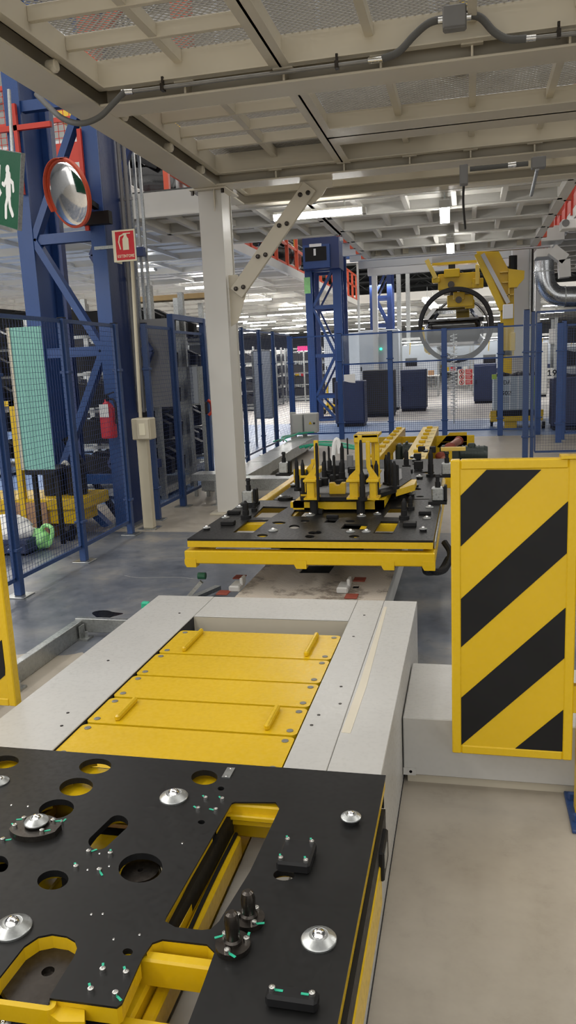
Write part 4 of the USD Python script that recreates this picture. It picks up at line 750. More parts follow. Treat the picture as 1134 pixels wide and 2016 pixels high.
# conduits beside the tower, cable clip
t = thing('conduit', 'pair of grey conduits running up the right side of the large blue tower', 'conduit', (-3.3, 7.9, 0))
for dx in (0, .06): obj('pipe', MB().cyl((xs[3] + .03 + dx, TY + .42, 1.2), (xs[3] + .03 + dx, TY + .42, 6), .02), 'grey_mid', t, smooth=40)
for z in (1.45, 2.6, 3.4): obj('bracket', MB().bx(xs[3], xs[3] + .14, TY + .43, TY + .45, z, z + .03), 'zinc', t)
# mirror
mc, rr = PY(135, 381, 7.15), .295; nrm = np.array([-.47, -.85, -.27]); nrm /= np.linalg.norm(nrm)
t = thing('traffic_mirror', 'round convex traffic mirror with an orange hood on the large blue tower', 'mirror', tuple(mc))
obj('mirror_face', MB().lathe([(rr * math.sin(a), .06 * math.cos(a) ** 1) for a in np.linspace(PI / 2, 0.0, 12)], mc, nrm, 48), 'chrome', t, smooth=True)
obj('rim', MB().lathe([(rr * .98, -.02), (rr * 1.05, -.02), (rr * 1.05, .012), (rr * .99, .015)], mc, nrm, 48), 'red_orange', t, smooth=40); obj('back_shell', MB().lathe([(0, -.09), (rr * .6, -.07), (rr * 1.0, -.02)], mc, nrm, 32), 'red_orange', t, smooth=40)
F_ = frame_of(nrm); hood = MB(); ang = np.linspace(-PI * .12, PI * .6, 16)
vv = [mc + F_ @ np.array([math.cos(q) * R2 * -1, math.sin(q) * R2, zz]) for q in ang for R2, zz in ((rr * 1.05, -.05), (rr * 1.07, .05), (rr * 1.05, .05), (rr * 1.03, -.05))]
ff = []
for i in range(15):
    for k in range(4): a0, a1, b0, b1 = 4 * i + k, 4 * i + (k + 1) % 4, 4 * i + 4 + k, 4 * i + 4 + (k + 1) % 4; ff += [(a0, b0, b1), (a0, b1, a1)]
obj('hood', MB().add(vv, ff), 'red_orange', t); obj('arm', MB().bar(mc - nrm * .08, (xs[2] + .1, TY - .02, mc[2] - .05), .05, .05).bx(xs[2] - .05, xs[2] + .25, TY - .08, TY, mc[2] - .22, mc[2] - .1), 'black', t)
# exit sign, extinguisher sign, extinguisher
TR, BR, TL, BL = PY(37, 320, 6.0), PY(47, 484, 6.0), PY(-75, 300, 6.55), PY(-75, 420, 6.55)
ex = (TR - TL); ex /= np.linalg.norm(ex); ez = TR - BR; ez /= np.linalg.norm(ez); en = np.cross(ex, ez); Wd, Hd = np.linalg.norm(TR - TL), np.linalg.norm(TR - BR); ez = ez - ex * (ez @ ex); ez /= np.linalg.norm(ez); en = np.cross(ex, ez)
SM = (np.stack([ex, ez, en], 1), BL); Hd = (Hd + np.linalg.norm(TL - BL)) / 2
t = thing('exit_sign', 'green emergency exit sign with a white running figure at the left border', 'sign', tuple(BL))
obj('panel', MB().prism(sbox(0, 0, Wd, Hd), -.03, 0, SM), 'green_sign', t); obj('edge', MB().prism(sbox(-.006, -.006, Wd + .006, Hd + .006).difference(sbox(0, 0, Wd, Hd)), -.032, .002, SM), 'zinc', t)
def limb(*p, w=.02): from shapely.geometry import LineString; return LineString(p).buffer(w)
cx = Wd - .20; h_ = Hd / .62
man = unary_union([Point(cx - .015, .475 * h_).buffer(.033), limb((cx, .42 * h_), (cx + .02, .27 * h_), w=.042), limb((cx + .0, .41 * h_), (cx + .085, .37 * h_), (cx + .10, .31 * h_), w=.016), limb((cx - .02, .41 * h_), (cx - .06, .34 * h_), (cx - .09, .35 * h_), w=.016), limb((cx + .03, .26 * h_), (cx + .055, .17 * h_), (cx + .105, .11 * h_), w=.02), limb((cx + .01, .26 * h_), (cx - .02, .17 * h_), (cx - .01, .08 * h_), w=.02)])
obj('running_figure', MB().prism(man, 0, .003, SM), 'white', t); obj('door_mark', MB().prism(sbox(cx - .32, .06 * h_, cx - .14, .5 * h_).difference(sbox(cx - .32, .06 * h_, cx - .17, .47 * h_)).union(Polygon([(cx - .16, .2 * h_), (cx - .10, .27 * h_), (cx - .16, .33 * h_)])), 0, .003, SM), 'white', t)
obj('hanger', MB().bar(TL + (0, 0, .0), TL + (0, .05, .6), .02, .02), 'zinc', t); obj('hanger', MB().bar(TR - ex * .1, TR - ex * .1 + (0, .05, .55), .02, .02), 'zinc', t)
SY = 7.35; a, b = PY(222, 454, SY), PY(269, 513, SY); t = thing('fire_extinguisher_sign', 'red extinguisher sign reading ESTINTORE beside the large blue tower', 'sign', tuple((a + b) / 2)); w_, h_ = b[0] - a[0], a[2] - b[2]
obj('panel', MB().bx(a[0], b[0], SY, SY + .012, b[2], a[2]).bx(a[0] - .012, a[0], SY, SY + .16, b[2], a[2]), 'sign_cream', t); obj('red_field', MB().bx(a[0] + .02, b[0] - .012, SY - .002, SY, b[2] + .015, a[2] - .015), 'red_sign', t)
px = lambda fx, fy: (a[0] + w_ * fx, b[2] + h_ * fy)
pic = unary_union([sbox(*px(.42, .36), *px(.70, .72)), Polygon([px(.44, .72), px(.68, .72), px(.62, .80), px(.50, .80)]), sbox(*px(.50, .80), *px(.62, .88)), sbox(*px(.46, .86), *px(.80, .89)), limb(px(.48, .85), px(.30, .80), px(.24, .62), px(.30, .40), w=w_ * .028)])
obj('pictogram', MB().prism(pic, 0, .003, (XZ, (0, SY - .002, 0))), 'sign_cream', t); tx = meshkit.text_mesh('ESTINTORE', h_ * .085, .002, True); sc = w_ * .78 / (tx.bounds[1, 0] - tx.bounds[0, 0]); obj('lettering', MB().mesh(tx, XZ @ np.diag([sc, 1, 1]), (px(.13, 0)[0], SY - .002, px(0, .13)[1])), 'sign_cream', t)
obj('arm', MB().bx(xs[3] - .05, a[0], SY + .1, SY + .13, (a[2] + b[2]) / 2, (a[2] + b[2]) / 2 + .03), 'zinc', t)
e0, e1 = PY(211, 796, 7.45), PY(216, 862, 7.45)
t = thing('fire_extinguisher', 'red fire extinguisher with a paper tag hanging on the large blue tower', 'fire extinguisher', tuple(e1)); hh = e0[2] - e1[2]; r = .083
obj('cylinder', MB().lathe([(r * .9, 0), (r, .02), (r, hh - .06), (r * .6, hh), (.02, hh + .03), (.02, hh + .05)], e1, n=24), 'red_sign', t, smooth=40); obj('valve', MB().cyl(e0 + (0, 0, .03), e0 + (0, 0, .09), .02).bar(e0 + (-.02, 0, .09), e0 + (.09, -.02, .12), .02, .012), 'black', t); obj('hose', MB().tube([e0 + (.02, 0, .06), e0 + (.1, -.03, .02), e0 + (.1, -.03, -.2)], .012), 'black', t); obj('tag', MB().box(e0 + (.0, -.09, -.06), (.1, .004, .13)), 'white_paper', t)
obj('bracket', MB().bx(e1[0] - .06, e1[0] + .06, 7.52, 7.62, e1[2] + .15, e1[2] + .19), 'zinc', t)
# beige switch post
p = PZ(292, 1042); t = thing('switch_post', 'beige steel post carrying a small cream switch box', 'switch post', (p[0], p[1], 0)); a, b = PY(265, 823, p[1]), PY(301, 864, p[1]); zc = b[2]
obj('post', MB().bx(p[0] - .055, p[0] + .055, p[1], p[1] + .09, .01, zc, .006), 'beige_box', t); obj('base_plate', MB().bx(p[0] - .1, p[0] + .1, p[1] - .05, p[1] + .14, 0, .01), 'zinc', t)
x0_, x1_ = a[0] + .0, b[0] + .02; obj('switch_box', MB().bx(x0_, x1_, p[1] - .1, p[1] + .06, b[2], a[2], .01), 'beige_box', t); obj('cover', MB().bx(x0_ + .06, x1_ - .01, p[1] - .112, p[1] - .1, b[2] + .01, a[2] - .01, .004), 'beige_box', t); obj('label_window', MB().bx(x0_ + .09, x1_ - .05, p[1] - .116, p[1] - .112, b[2] + .05, a[2] - .05), 'sign_cream', t)
obj('pipe', MB().cyl((p[0] + .0, p[1] + .03, a[2]), (p[0] - .03, p[1] + .2, 2.9), .018), 'beige_box', t)
# second and third tower
Y2 = 22.0; xs2 = [PY(u, 600, Y2)[0] for u in (602, 616, 656, 673)]
lv2 = [PY(640, v, Y2)[2] for v in (828, 781, 700, 604, 530)]
t2 = tower('tall blue lattice tower behind the far fence with a dark sign box on top', *xs2, Y2, 1.0, 5.9, lv2, .3)
obj('green_plate', MB().bx(PY(599, 560, Y2)[0], PY(611, 560, Y2)[0], Y2 - .01, Y2, PY(605, 578, Y2)[2], PY(605, 546, Y2)[2]), 'green_bag', t2)
t = thing('sign_box', 'dark blue box with a white stroke mounted on the tall blue tower', 'sign box', tuple(PY(630, 490, Y2 - .3))); a, b = PY(594, 452, Y2 - .3), PY(668, 527, Y2 - .3)
obj('body', MB().bx(a[0], b[0], Y2 - .3, Y2 + .5, b[2], a[2] + .2), 'blue_dark', t); c0, c1 = PY(596, 484, Y2 - .36), PY(650, 526, Y2 - .36); obj('hood', MB().bx(c0[0], c1[0], Y2 - .4, Y2 - .3, c1[2], c0[2]), 'blue', t)
s0, s1 = PY(600, 488, Y2 - .4), PY(643, 512, Y2 - .4); obj('dark_screen', MB().bx(s0[0], s1[0], Y2 - .41, Y2 - .4, s1[2], s0[2]), 'black', t); d0, d1 = PY(617, 490, Y2 - .41), PY(622, 503, Y2 - .41); obj('digit_stroke', MB().bx(d0[0], d1[0], Y2 - .415, Y2 - .41, d1[2], d0[2]), 'white', t); d0, d1 = PY(609, 481, Y2 - .4), PY(633, 485, Y2 - .4); obj('strip_lamp', MB().bx(d0[0], d1[0], Y2 - .42, Y2 - .4, d1[2], d0[2]), 'white', t)
Y3 = 27.0; xs3 = [PY(u, 600, Y3)[0] for u in (728, 737, 762, 771)]
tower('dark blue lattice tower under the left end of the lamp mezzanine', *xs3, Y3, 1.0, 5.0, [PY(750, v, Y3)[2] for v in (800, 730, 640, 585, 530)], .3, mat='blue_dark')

# ================================================================ LEFT MEZZANINE and high railings
LMX = -5.0; grid_deck('white gridded mezzanine underside at the left behind the large tower', -17.0, LMX, 10.75, 37.5, 4.15, 2.4, .6, ribs=1.3, fasc=.22, parts_until=18, solid=False)
for k, y in enumerate((10.72,)): t = thing('fascia_beam', 'white bolted fascia beam edging the left mezzanine', 'beam', (-11, y, 4.15)); obj('web', MB().bx(-17, LMX, y - .1, y - .06, 4.15, 4.52), 'white_beam', t); [obj('bolt_plate', MB().bx(x - .2, x + .2, y - .112, y - .1, 4.2, 4.46), 'white_beam', t) for x in (-7.0, -10.0)]
railing('red mesh guard rail on the left mezzanine above the bolted fascia', (-17, 10.75), (-5.0, 10.75), 4.52, 1.1, 8, .3, mat='red', mesh=True)
railing('long red guard rail in front of the stored black bodies', (-5.05, 13.5), (-5.05, 37.5), 4.37, 1.15, 19, .12, mat='red_orange')
lamps = [(PZ(342 + 0, 633 - 0, 0), 0)] and []
def far_lamp_at(u, v, z, along='x', L=1.2):
    p = PZ(u, v, z); d = np.array([L / 2, 0, 0]) if along == 'x' else np.array([0, L / 2, 0]); return p - d, p + d
G_ = 'lamps under the left mezzanine'
for k, (u, v) in enumerate(((272, 533), (507, 591), (573, 608), (400, 566), (468, 634), (510, 641), (552, 646), (620, 617), (655, 628), (490, 655), (575, 656), (600, 640))):
    a, b = far_lamp_at(u, v, 4.02, 'x', .85 if k == 0 else 1.1); lamp('mezzanine_lamp', 'bright fluorescent lamp under the left mezzanine beside the red extinguisher sign' if k == 0 else 'small bright fluorescent lamp under the left mezzanine', a, b, .13, .05, group=None if k == 0 else G_, mat='tube_mezz')
# far low ceiling beyond: another mezzanine with rows of lamps
grid_deck('far white mezzanine band beyond the fences', -22, 14, 38.2, 80, 4.3, 4.0, 1.0, ribs=3.0, fasc=.4, parts_until=56, deck='white_beam')
k = 0
for y in (40, 46, 54, 64):
    for x in (-15, -12, -9, -6.4, -3.8, -1.0, 2.0, 5.0):
        lamp('hall_lamp', 'far small strip lamp in the rows glowing above the far fence', (x - 1.0, y, 4.12), (x + 1.0, y, 4.12), .16, .06, group='far rows of strip lamps', mat='tube_far'); k += 1

# ================================================================ CAR BODY, RINGS, YELLOW GRIPPER AND GANTRY
def car_body(label, loc, rotz=0, group=None):
    t = thing('car_body', label, 'car body', (0, 0, 0), 0, group=group)
    W = .86
    low = MB()
    secs = [(-1.95, .62, .30, .72), (-1.9, .74, .22, .80), (-1.5, .84, .15, .86), (0, .88, .12, .90), (1.5, .86, .15, .88), (1.9, .80, .25, .84), (2.0, .66, .35, .70)]
    V = []
    for y, w, z0, z1 in secs: V += [(-w * .9, y, z0), (w * .9, y, z0), (w, y, z0 + .12), (w, y, z1 - .15), (w * .9, y, z1), (-w * .9, y, z1), (-w, y, z1 - .15), (-w, y, z0 + .12)]
    f = []
    for i in range(len(secs) - 1):
        for j in range(8): a0, a1, b0, b1 = 8 * i + j, 8 * i + (j + 1) % 8, 8 * i + 8 + j, 8 * i + 8 + (j + 1) % 8; f += [(a0, a1, b1), (a0, b1, b0)]
    for j in range(1, 7): f += [(0, j + 1, j), (8 * (len(secs) - 1), 8 * (len(secs) - 1) + j, 8 * (len(secs) - 1) + j + 1)]
    obj('lower_body', low.add(V, f), 'black_gloss', t, smooth=40)
    obj('roof', MB().prism(Polygon([(-.52, -.95), (.52, -.95), (.56, -.3), (.54, .6), (.48, .9), (-.48, .9), (-.54, .6), (-.56, -.3)]).buffer(.04), 1.17, 1.24), 'black_gloss', t)
    for s in (-1, 1):
        obj('rear_pillar', MB().bar((s * .78, -1.72, .84), (s * .54, -.95, 1.20), .15, .12), 'black_gloss', t); obj('centre_pillar', MB().bar((s * .84, .05, .85), (s * .58, .0, 1.19), .12, .05), 'black_gloss', t); obj('front_pillar', MB().bar((s * .80, 1.35, .86), (s * .52, .85, 1.20), .06, .07), 'black_gloss', t)
    obj('rear_ledge', MB().bx(-.74, .74, -1.82, -1.6, .80, .90, .03), 'black_gloss', t); obj('rear_badge', MB().bx(-.09, .09, -1.84, -1.82, .83, .89), 'grey_mid', t); obj('light_trim', MB().bx(-.6, .6, -1.955, -1.93, .70, .715), 'zinc', t)
    return t
YC = 24.0; cc = PY(897, 612, YC)
car0 = car_body('black car body hanging in the yellow gripper inside the black ring', None); zoff = PY(893, 604, YC)[2] - 1.24; move(car0, (PY(893, 640, YC)[0], YC + 1.4, zoff)); ORG[str(car0.GetPath())] = np.zeros(3)
YR = 22.6; rc = PY(897, 640, YR); Rr = (PY(975, 640, YR)[0] - PY(820, 640, YR)[0]) / 2 * .96
def ring(label, c, R, y, w=.10, mat='black_soft', gaps=True):
    t = thing('carrier_ring', label, 'ring', (c[0], y, c[2])); a = np.linspace(0, 2 * PI, 65); pr = Point(0, 0).buffer(R, 32).difference(Point(0, 0).buffer(R - w, 32))
    obj('rim', MB().prism(pr, -.05, .05, (XZ, (c[0], y, c[2]))), mat, t); obj('inner_track', MB().prism(Point(0, 0).buffer(R - w, 32).difference(Point(0, 0).buffer(R - w - .025, 32)), -.03, .03, (XZ, (c[0], y, c[2]))), 'black', t); return t
ring('large black carrier ring around the hanging car body', rc, Rr, YR); ring('second grey carrier ring behind the hanging car body', PY(905, 640, 26.5) - (0, 0, .1), Rr * .92, 26.5, .05, 'grey_mid')
t = thing('gripper', 'yellow overhead gripper above the hanging car body', 'gripper', tuple(PY(895, 560, YR)))
def yb_(u0, v0, u1, v1, y, d, mat='yellow', nm='bracket', ch=.02): a, b = PY(u0, v0, y), PY(u1, v1, y); return obj(nm, MB().bx(a[0], b[0], y, y + d, b[2], a[2], ch), mat, t)
yb_(862, 540, 945, 566, YR + .2, .5); yb_(874, 530, 905, 545, YR + .1, .4); yb_(850, 546, 866, 556, YR, .3); yb_(930, 548, 952, 566, YR + .1, .3); yb_(880, 582, 932, 602, YR + .4, .4); yb_(892, 575, 915, 590, YR + .35, .3); yb_(915, 590, 934, 606, YR + .5, .3)
yb_(898, 612, 924, 626, YC + 2.2, .3); yb_(885, 566, 900, 584, YR + .5, .2, 'gunmetal', 'joint'); yb_(908, 560, 928, 580, YR + .6, .2, 'grey_box', 'valve_block'); yb_(873, 572, 890, 580, YR + .6, .2, 'grey_box', 'valve_block')
for u, v in ((888, 560), (903, 590), (936, 557)): p = PY(u, v, YR + .15); obj('joint_disc', MB().cyl(p, p + (0, .1, 0), .09), 'gunmetal', t)
p0, p1 = PY(888, 505, YR + .3), PY(890, 538, YR + .3); obj('mast', MB().bar(p0 + (0, 0, .4), p1, .18, .18, (0, 1, 0)), 'black_soft', t); p0, p1 = PY(840, 512, YR), PY(858, 548, YR); obj('side_arm', MB().bar(p0, p1, .12, .1, (0, 1, 0)), 'yellow_pale', t); yb_(936, 520, 944, 560, YR, .2, 'yellow_pale', 'side_arm')
obj('top_beam', MB().bx(PY(850, 515, YR)[0], PY(960, 515, YR)[0], YR + .2, YR + .5, PY(900, 518, YR)[2], PY(900, 500, YR)[2]), 'yellow', t); p0, p1 = PY(832, 645, YR), PY(838, 692, YR); obj('hook_arm', MB().bar(p0, p1, .06, .08, (0, 1, 0)).bar(p0, p0 + (-.12, 0, .03), .06, .06).bar(p1, p1 + (.12, 0, -.02), .06, .08), 'yellow', t)
# gantry
YG = 21.0
t = thing('gantry', 'yellow welded gantry arm beside the grey column on the right', 'gantry', tuple(PY(990, 560, YG)))
P2 = lambda pts, y: Polygon([(PY(u, v, y)[0], PY(u, v, y)[2]) for u, v in pts])
obj('main_plate', MB().prism(P2([(938, 495), (982, 495), (1000, 528), (1012, 530), (1012, 600), (1012, 700), (988, 700), (985, 600), (968, 548)], YG), -.4, 0, (XZ, (0, YG, 0))), 'yellow', t)
obj('nose_box', MB().prism(P2([(1000, 530), (1032, 534), (1031, 550), (1022, 560), (1018, 566), (1000, 568)], YG), -.3, .1, (XZ, (0, YG - .05, 0))), 'yellow', t)
for pts in (((984, 536), (1016, 533), (1016, 535), (984, 538)), ((988, 556), (1014, 554), (1014, 556), (988, 558)), ((990, 580), (1011, 579), (1011, 581), (990, 582)), ((1014, 532), (1017, 532), (1017, 566), (1014, 566)), ((1000, 530), (1003, 530), (1003, 600), (1000, 600))): obj('rib', MB().prism(P2(pts, YG), 0, .12, (XZ, (0, YG - .0, 0))), 'yellow_pale', t)
p0, p1 = PY(950, 500, YG - .2), PY(1001, 597, YG - .2); obj('rail_strip', MB().bar(p0, p1, .10, .06, (0, 1, 0)), 'grey_box', t); p0, p1 = PY(940, 500, YG - .05), PY(990, 610, YG - .05); obj('lower_beam', MB().bar(p0, p1, .16, .2, (0, 1, 0)), 'yellow', t)
a, b = PY(990, 600, YG - .4), PY(1010, 627, YG - .4); obj('control_box', MB().bx(a[0], b[0], YG - .5, YG - .3, b[2], a[2], .01), 'white', t); a, b = PY(1004, 655, YG - .4), PY(1014, 690, YG - .4); obj('lower_bracket', MB().bx(a[0], b[0], YG - .5, YG - .2, b[2], a[2], .01), 'yellow', t); p = PY(1010, 520, YG); obj('motor', MB().cyl(p - (0, 0, .15), p + (0, 0, .2), .1), 'black', t)
obj('leg', MB().bx(PY(990, 700, YG)[0], PY(1008, 700, YG)[0], YG, YG + .3, 0, PY(1000, 690, YG)[2]), 'yellow', t)
# grey column, ducts, right mezzanine
YCC = 22.2; t = thing('column', 'light grey hall column with a zinc strip behind the yellow gantry', 'column', (1.5, YCC, 0)); obj('shaft', MB().bx(PY(1008, 560, YCC)[0], PY(1042, 560, YCC)[0], YCC, YCC + .5, 0, 8.6, .01), 'roof', t); obj('flange', MB().bx(PY(1042, 560, YCC)[0], PY(1052, 560, YCC)[0], YCC - .1, YCC + .5, 0, 8.6), 'zinc', t); obj('cable', MB().cyl((PY(1047, 560, YCC)[0], YCC - .14, 0), (PY(1047, 560, YCC)[0], YCC - .14, 8), .02), 'black', t)
YD = 17.6; t = thing('ventilation_duct', 'large round zinc ventilation duct with an elbow at the right border', 'duct', tuple(PY(1090, 570, YD)))
obj('elbow', MB().tube([PY(1071, 500, YD), PY(1071, 535, YD), PY(1076, 562, YD), PY(1092, 580, YD), PY(1115, 584, YD)], .20, 20, 6), 'duct', t, smooth=40); obj('straight_pipe', MB().cyl(PY(1112, 584, YD), PY(1200, 582, YD), .205, n=24), 'duct', t, smooth=40)
for f in ((1071, 535), (1112, 584)): p = PY(*f, YD); obj('seam_ring', MB().lathe([(.2, -.012), (.217, -.012), (.217, .012), (.2, .012)], p, (0, 0, 1) if f[0] < 1090 else (1, 0, 0), 24), 'zinc', t)
t = thing('rectangular_duct', 'square grey duct stub above the round duct elbow', 'duct', tuple(PY(1085, 465, 16.2))); a, b = PY(1063, 446, 16.2), PY(1112, 472, 16.2); obj('box', MB().bx(a[0], b[0], 16.2, 16.8, b[2], a[2], .01), 'grey_box', t); a, b = PY(1056, 490, 16.2), PY(1092, 504, 16.2); obj('lower_box', MB().bx(a[0], b[0], 16.2, 16.8, b[2], a[2], .01), 'grey_box', t); p0, p1 = PY(1086, 492, 16.1), PY(1112, 512, 16.1); obj('bend', MB().bar(p0, p1, .2, .3, (0, 1, 0)).bar(p1 - (.02, 0, .0), p1 + (.0, 0, -.32), .2, .3, (0, 1, 0)), 'grey_box', t)
rx = PZ(1075, 567, 4.15)[0]; t = grid_deck('white mezzanine underside at the right border above the duct', 2.05, 6.0, 13.0, 27.5, 4.15, 1.1, .5, ribs=1.0, fasc=.2, parts_until=20)
railing('red mesh guard rail with dense bars on the right mezzanine', (2.0, 13.0), (2.0, 27.5), 4.36, 1.5, 16, .25, mat='red', mesh=True)
grid_deck('small white mezzanine corner at the upper right border', 1.62, 3.4, 9.6, 11.2, 3.5, .8, .35, ribs=.5, fasc=.3)
t = thing('end_bracket', 'white flanged bracket at the right border below the mezzanine corner', 'bracket', tuple(PY(1118, 440, 12))); a, b = PY(1106, 432, 12), PY(1140, 448, 12); obj('plate', MB().bx(a[0], b[0], 12, 12.3, b[2], a[2], .01), 'white', t); obj('hub', MB().cyl(PY(1114, 439, 11.98), PY(1114, 439, 12.1), .05), 'grey_mid', t)

# ================================================================ BEYOND THE PALLET: rails, motors, boxes, trunking
def yellow_rail(label, near, far, z):
    (u0, u1, v), (w0, w1, vv_) = near, far; n0, n1 = PZ(u0, v, z), PZ(u1, v, z); f0, f1 = PZ(w0, vv_, z), PZ(w1, vv_, z); xa, xb, y0, y1 = (n0[0] + f0[0]) / 2, (n1[0] + f1[0]) / 2, (n0[1] + n1[1]) / 2, (f0[1] + f1[1]) / 2
    t = thing('roller_rail', label, 'rail', ((xa + xb) / 2, y0, 0)); w = xb - xa
    obj('top_plate', MB().bx(xa, xb, y0, y1, z - .012, z, .003), 'yellow_pale', t); obj('side_plate', MB().bx(xb - .012, xb, y0, y1, z - .16, z - .012), 'yellow', t); obj('side_plate', MB().bx(xa, xa + .012, y0, y1, z - .16, z - .012), 'yellow', t)
    for k in range(3): y = y0 + .3 + k * (y1 - y0 - .6) / 2; obj('leg', MB().bx(xa + .02, xb - .02, y - .05, y + .05, 0, z - .16), 'yellow', t)
    n = 8
    for k in range(n): y = y0 + (k + .35) * (y1 - y0) / n; obj('stop_block', MB().bx((xa + xb) / 2 - .05, (xa + xb) / 2 + .04, y, y + .12, z, z + .035, .008), 'yellow', t); obj('slot', MB().bx((xa + xb) / 2 + .05, xb - .02, y + .15, y + .17, z, z + .002), 'gunmetal', t)
yellow_rail('left yellow rail with stop blocks beyond the tooling', (731, 752, 904), (771, 792, 842), .5); yellow_rail('right yellow rail with stop blocks beyond the tooling', (792, 838, 906), (833, 862, 840), .5)
t = thing('drive_unit', 'yellow end frame carrying the drive shaft between the two rails', 'frame', tuple(PZ(890, 880, 0))); a, b = PZ(858, 905, 0), PZ(920, 905, 0); yy = 12.6
obj('cross_plate', MB().bx(-1.4, .1, yy, yy + .05, .32, .42, .004), 'yellow', t); obj('side_cheek', MB().prism(P2([(860, 880), (885, 852), (919, 851), (919, 882), (905, 886), (880, 884)], yy), -.05, 0, (XZ, (0, yy, 0))), 'yellow', t); obj('foot', MB().bx(-.5, .1, yy, yy + .1, 0, .32), 'yellow', t); obj('front_bar', MB().bx(PY(868, 905, 10.5)[0], PY(917, 905, 10.5)[0], 10.5, 10.58, .42, .47, .004), 'yellow_pale', t); obj('front_leg', MB().bx(PY(878, 905, 10.5)[0], PY(890, 905, 10.5)[0], 10.5, 10.58, 0, .42), 'yellow', t)
def gear_motor(label, y, u0, u1, vc, r, axis='x'):
    p0, p1 = PY(u0, vc, y), PY(u1, vc, y); t = thing('gear_motor', label, 'motor', tuple(p0)); d = p1 - p0; L = np.linalg.norm(d)
    obj('housing', MB().cyl(p0 + d * .45, p0 + d * .95, r, n=20), 'green_motor', t, smooth=40); obj('fan_cover', MB().cyl(p0 + d * .92, p1, r * 1.05, r * .9, n=20), 'green_motor', t, smooth=40)
    obj('gearbox', MB().box(p0 + d * .25, (L * .42, r * 2.0, r * 2.1), r * .3), 'green_motor', t); obj('terminal_box', MB().box(p0 + d * .68 + (0, 0, r), (L * .16, r, r * .7), .02), 'green_motor', t)
    for k in range(6): q = p0 + d * (.5 + .065 * k); obj('cooling_fin', MB().lathe([(r * .9, -.008), (r * 1.1, -.008), (r * 1.1, .008), (r * .9, .008)], q, d / L, 20), 'green_motor', t)
    obj('mount', MB().bx(min(p0[0], p1[0]), max(p0[0], p1[0]), y - .1, y + .1, .0, p0[2] - r * .9), 'black_soft', t); return t
tm = gear_motor('long dark green gear motor right of the yellow rails', 11.8, 862, 960, 892, .11); gear_motor('rounded dark green motor between the two yellow rails', 11.6, 778, 812, 890, .12)
t = thing('drive_shaft', 'copper coloured universal joint shaft at the drive frame', 'shaft', tuple(PY(890, 880, 11.9)))
for u0, v0, u1, v1 in ((868, 898, 880, 912), (886, 880, 903, 868)): a, b = PY(u0, v0, 11.3), PY(u1, v1, 11.9 if u0 > 880 else 11.2); obj('shaft', MB().cyl(a, b, .055), 'copper', t, smooth=40); obj('joint', MB().sphere(a, .08, (1, 1, .8)).sphere(b, .07), 'red_brown', t, smooth=True)
# electrical boxes
ye = 14.8; t = thing('electrical_box', 'pair of light grey electrical boxes with a yellow warning triangle on a stand', 'electrical box', tuple(PY(602, 850, ye)))
a, b = PY(574, 816, ye), PY(596, 853, ye); obj('box', MB().bx(a[0], b[0], ye, ye + .22, b[2], a[2], .012), 'grey_box', t); a, b = PY(598, 814, ye), PY(625, 852, ye); obj('box', MB().bx(a[0], b[0], ye - .02, ye + .22, b[2], a[2], .012), 'grey_box', t); c = (a + b) / 2; obj('door', MB().bx(a[0] + .01, b[0] - .01, ye - .035, ye - .02, b[2] + .01, a[2] - .01, .005), 'grey_box', t)
obj('warning_triangle', MB().prism(Polygon([(-.035, 0), (.035, 0), (0, .06)]), 0, .003, (XZ, (c[0], ye - .035, c[2] - .02))), 'yellow', t); obj('lock', MB().cyl((b[0] - .05, ye - .035, c[2]), (b[0] - .05, ye - .06, c[2]), .018), 'gunmetal', t); q = PZ(602, 884); obj('stand', MB().bx(q[0] - .04, q[0] + .04, ye + .04, ye + .12, 0, b[2]), 'zinc', t); q = PY(576, 850, ye); obj('stand', MB().bx(q[0] - .05, q[0] + .05, ye + .05, ye + .15, 0, b[2] + .4), 'grey_box', t)
for k in range(5): x = a[0] - .1 + .06 * k; obj('cable', MB().tube([(x, ye + .05, b[2]), (x + .04, ye - .2, .35), (x - .1 * k, ye - .7, .33), (x - .2, ye - 1.3, .30)], .012, 6), 'grey_cable' if k % 2 else 'green_mark', t)
# trunking
t = thing('cable_trunking', 'galvanised cable trunking running along the floor behind the white column', 'cable trunking', (-2.9, 10, 0)); zt3 = .26
obj('cross_duct', MB().bx(-3.28, -1.9, 9.25, 9.55, .12, zt3, .003), 'zinc', t); obj('cross_lid', MB().bx(-3.28, -1.9, 9.24, 9.56, zt3, zt3 + .006), 'zinc', t)
for k in range(4): y0 = 9.6 + k * 1.35; obj('long_duct', MB().bx(-3.12 - .02 * k, -2.78 - .02 * k, y0, y0 + 1.345, .10, zt3, .003), 'zinc', t); obj('long_lid', MB().bx(-3.13 - .02 * k, -2.77 - .02 * k, y0 + .003, y0 + 1.34, zt3, zt3 + .006, .001), 'zinc', t)
for x in (-3.05, -2.2): obj('leg', MB().bx(x - .015, x + .015, 9.28, 9.31, 0, .12), 'zinc', t); obj('foot', MB().bx(x - .05, x + .05, 9.25, 9.34, 0, .006), 'zinc', t)
q = np.array([PY(427, 1000, 8.9)[0], 8.9, 0]); obj('leg', MB().bx(q[0] - .012, q[0] + .012, q[1], q[1] + .025, 0, .30), 'zinc', t); obj('foot', MB().bx(q[0] - .06, q[0] + .06, q[1] - .03, q[1] + .06, 0, .006), 'zinc', t); obj('arm', MB().bx(q[0] - .3, q[0] + .02, q[1], q[1] + .3, .30, .38), 'zinc', t)
g = MB()
for k in range(9): y = 12.7 + rnd.uniform(-.4, .3); g.tube([(-2.75 + .03 * k, y, .28), (-2.45, y - .1 + .04 * k, .33), (-2.1, y - .2 + .05 * k, .31), (-1.7, y - .2, .26)], .012, 6, 3)
obj('cable_bundle', g, 'green_mark', label='loose bundle of green cables at the electrical boxes', cat='cables', kind='stuff')

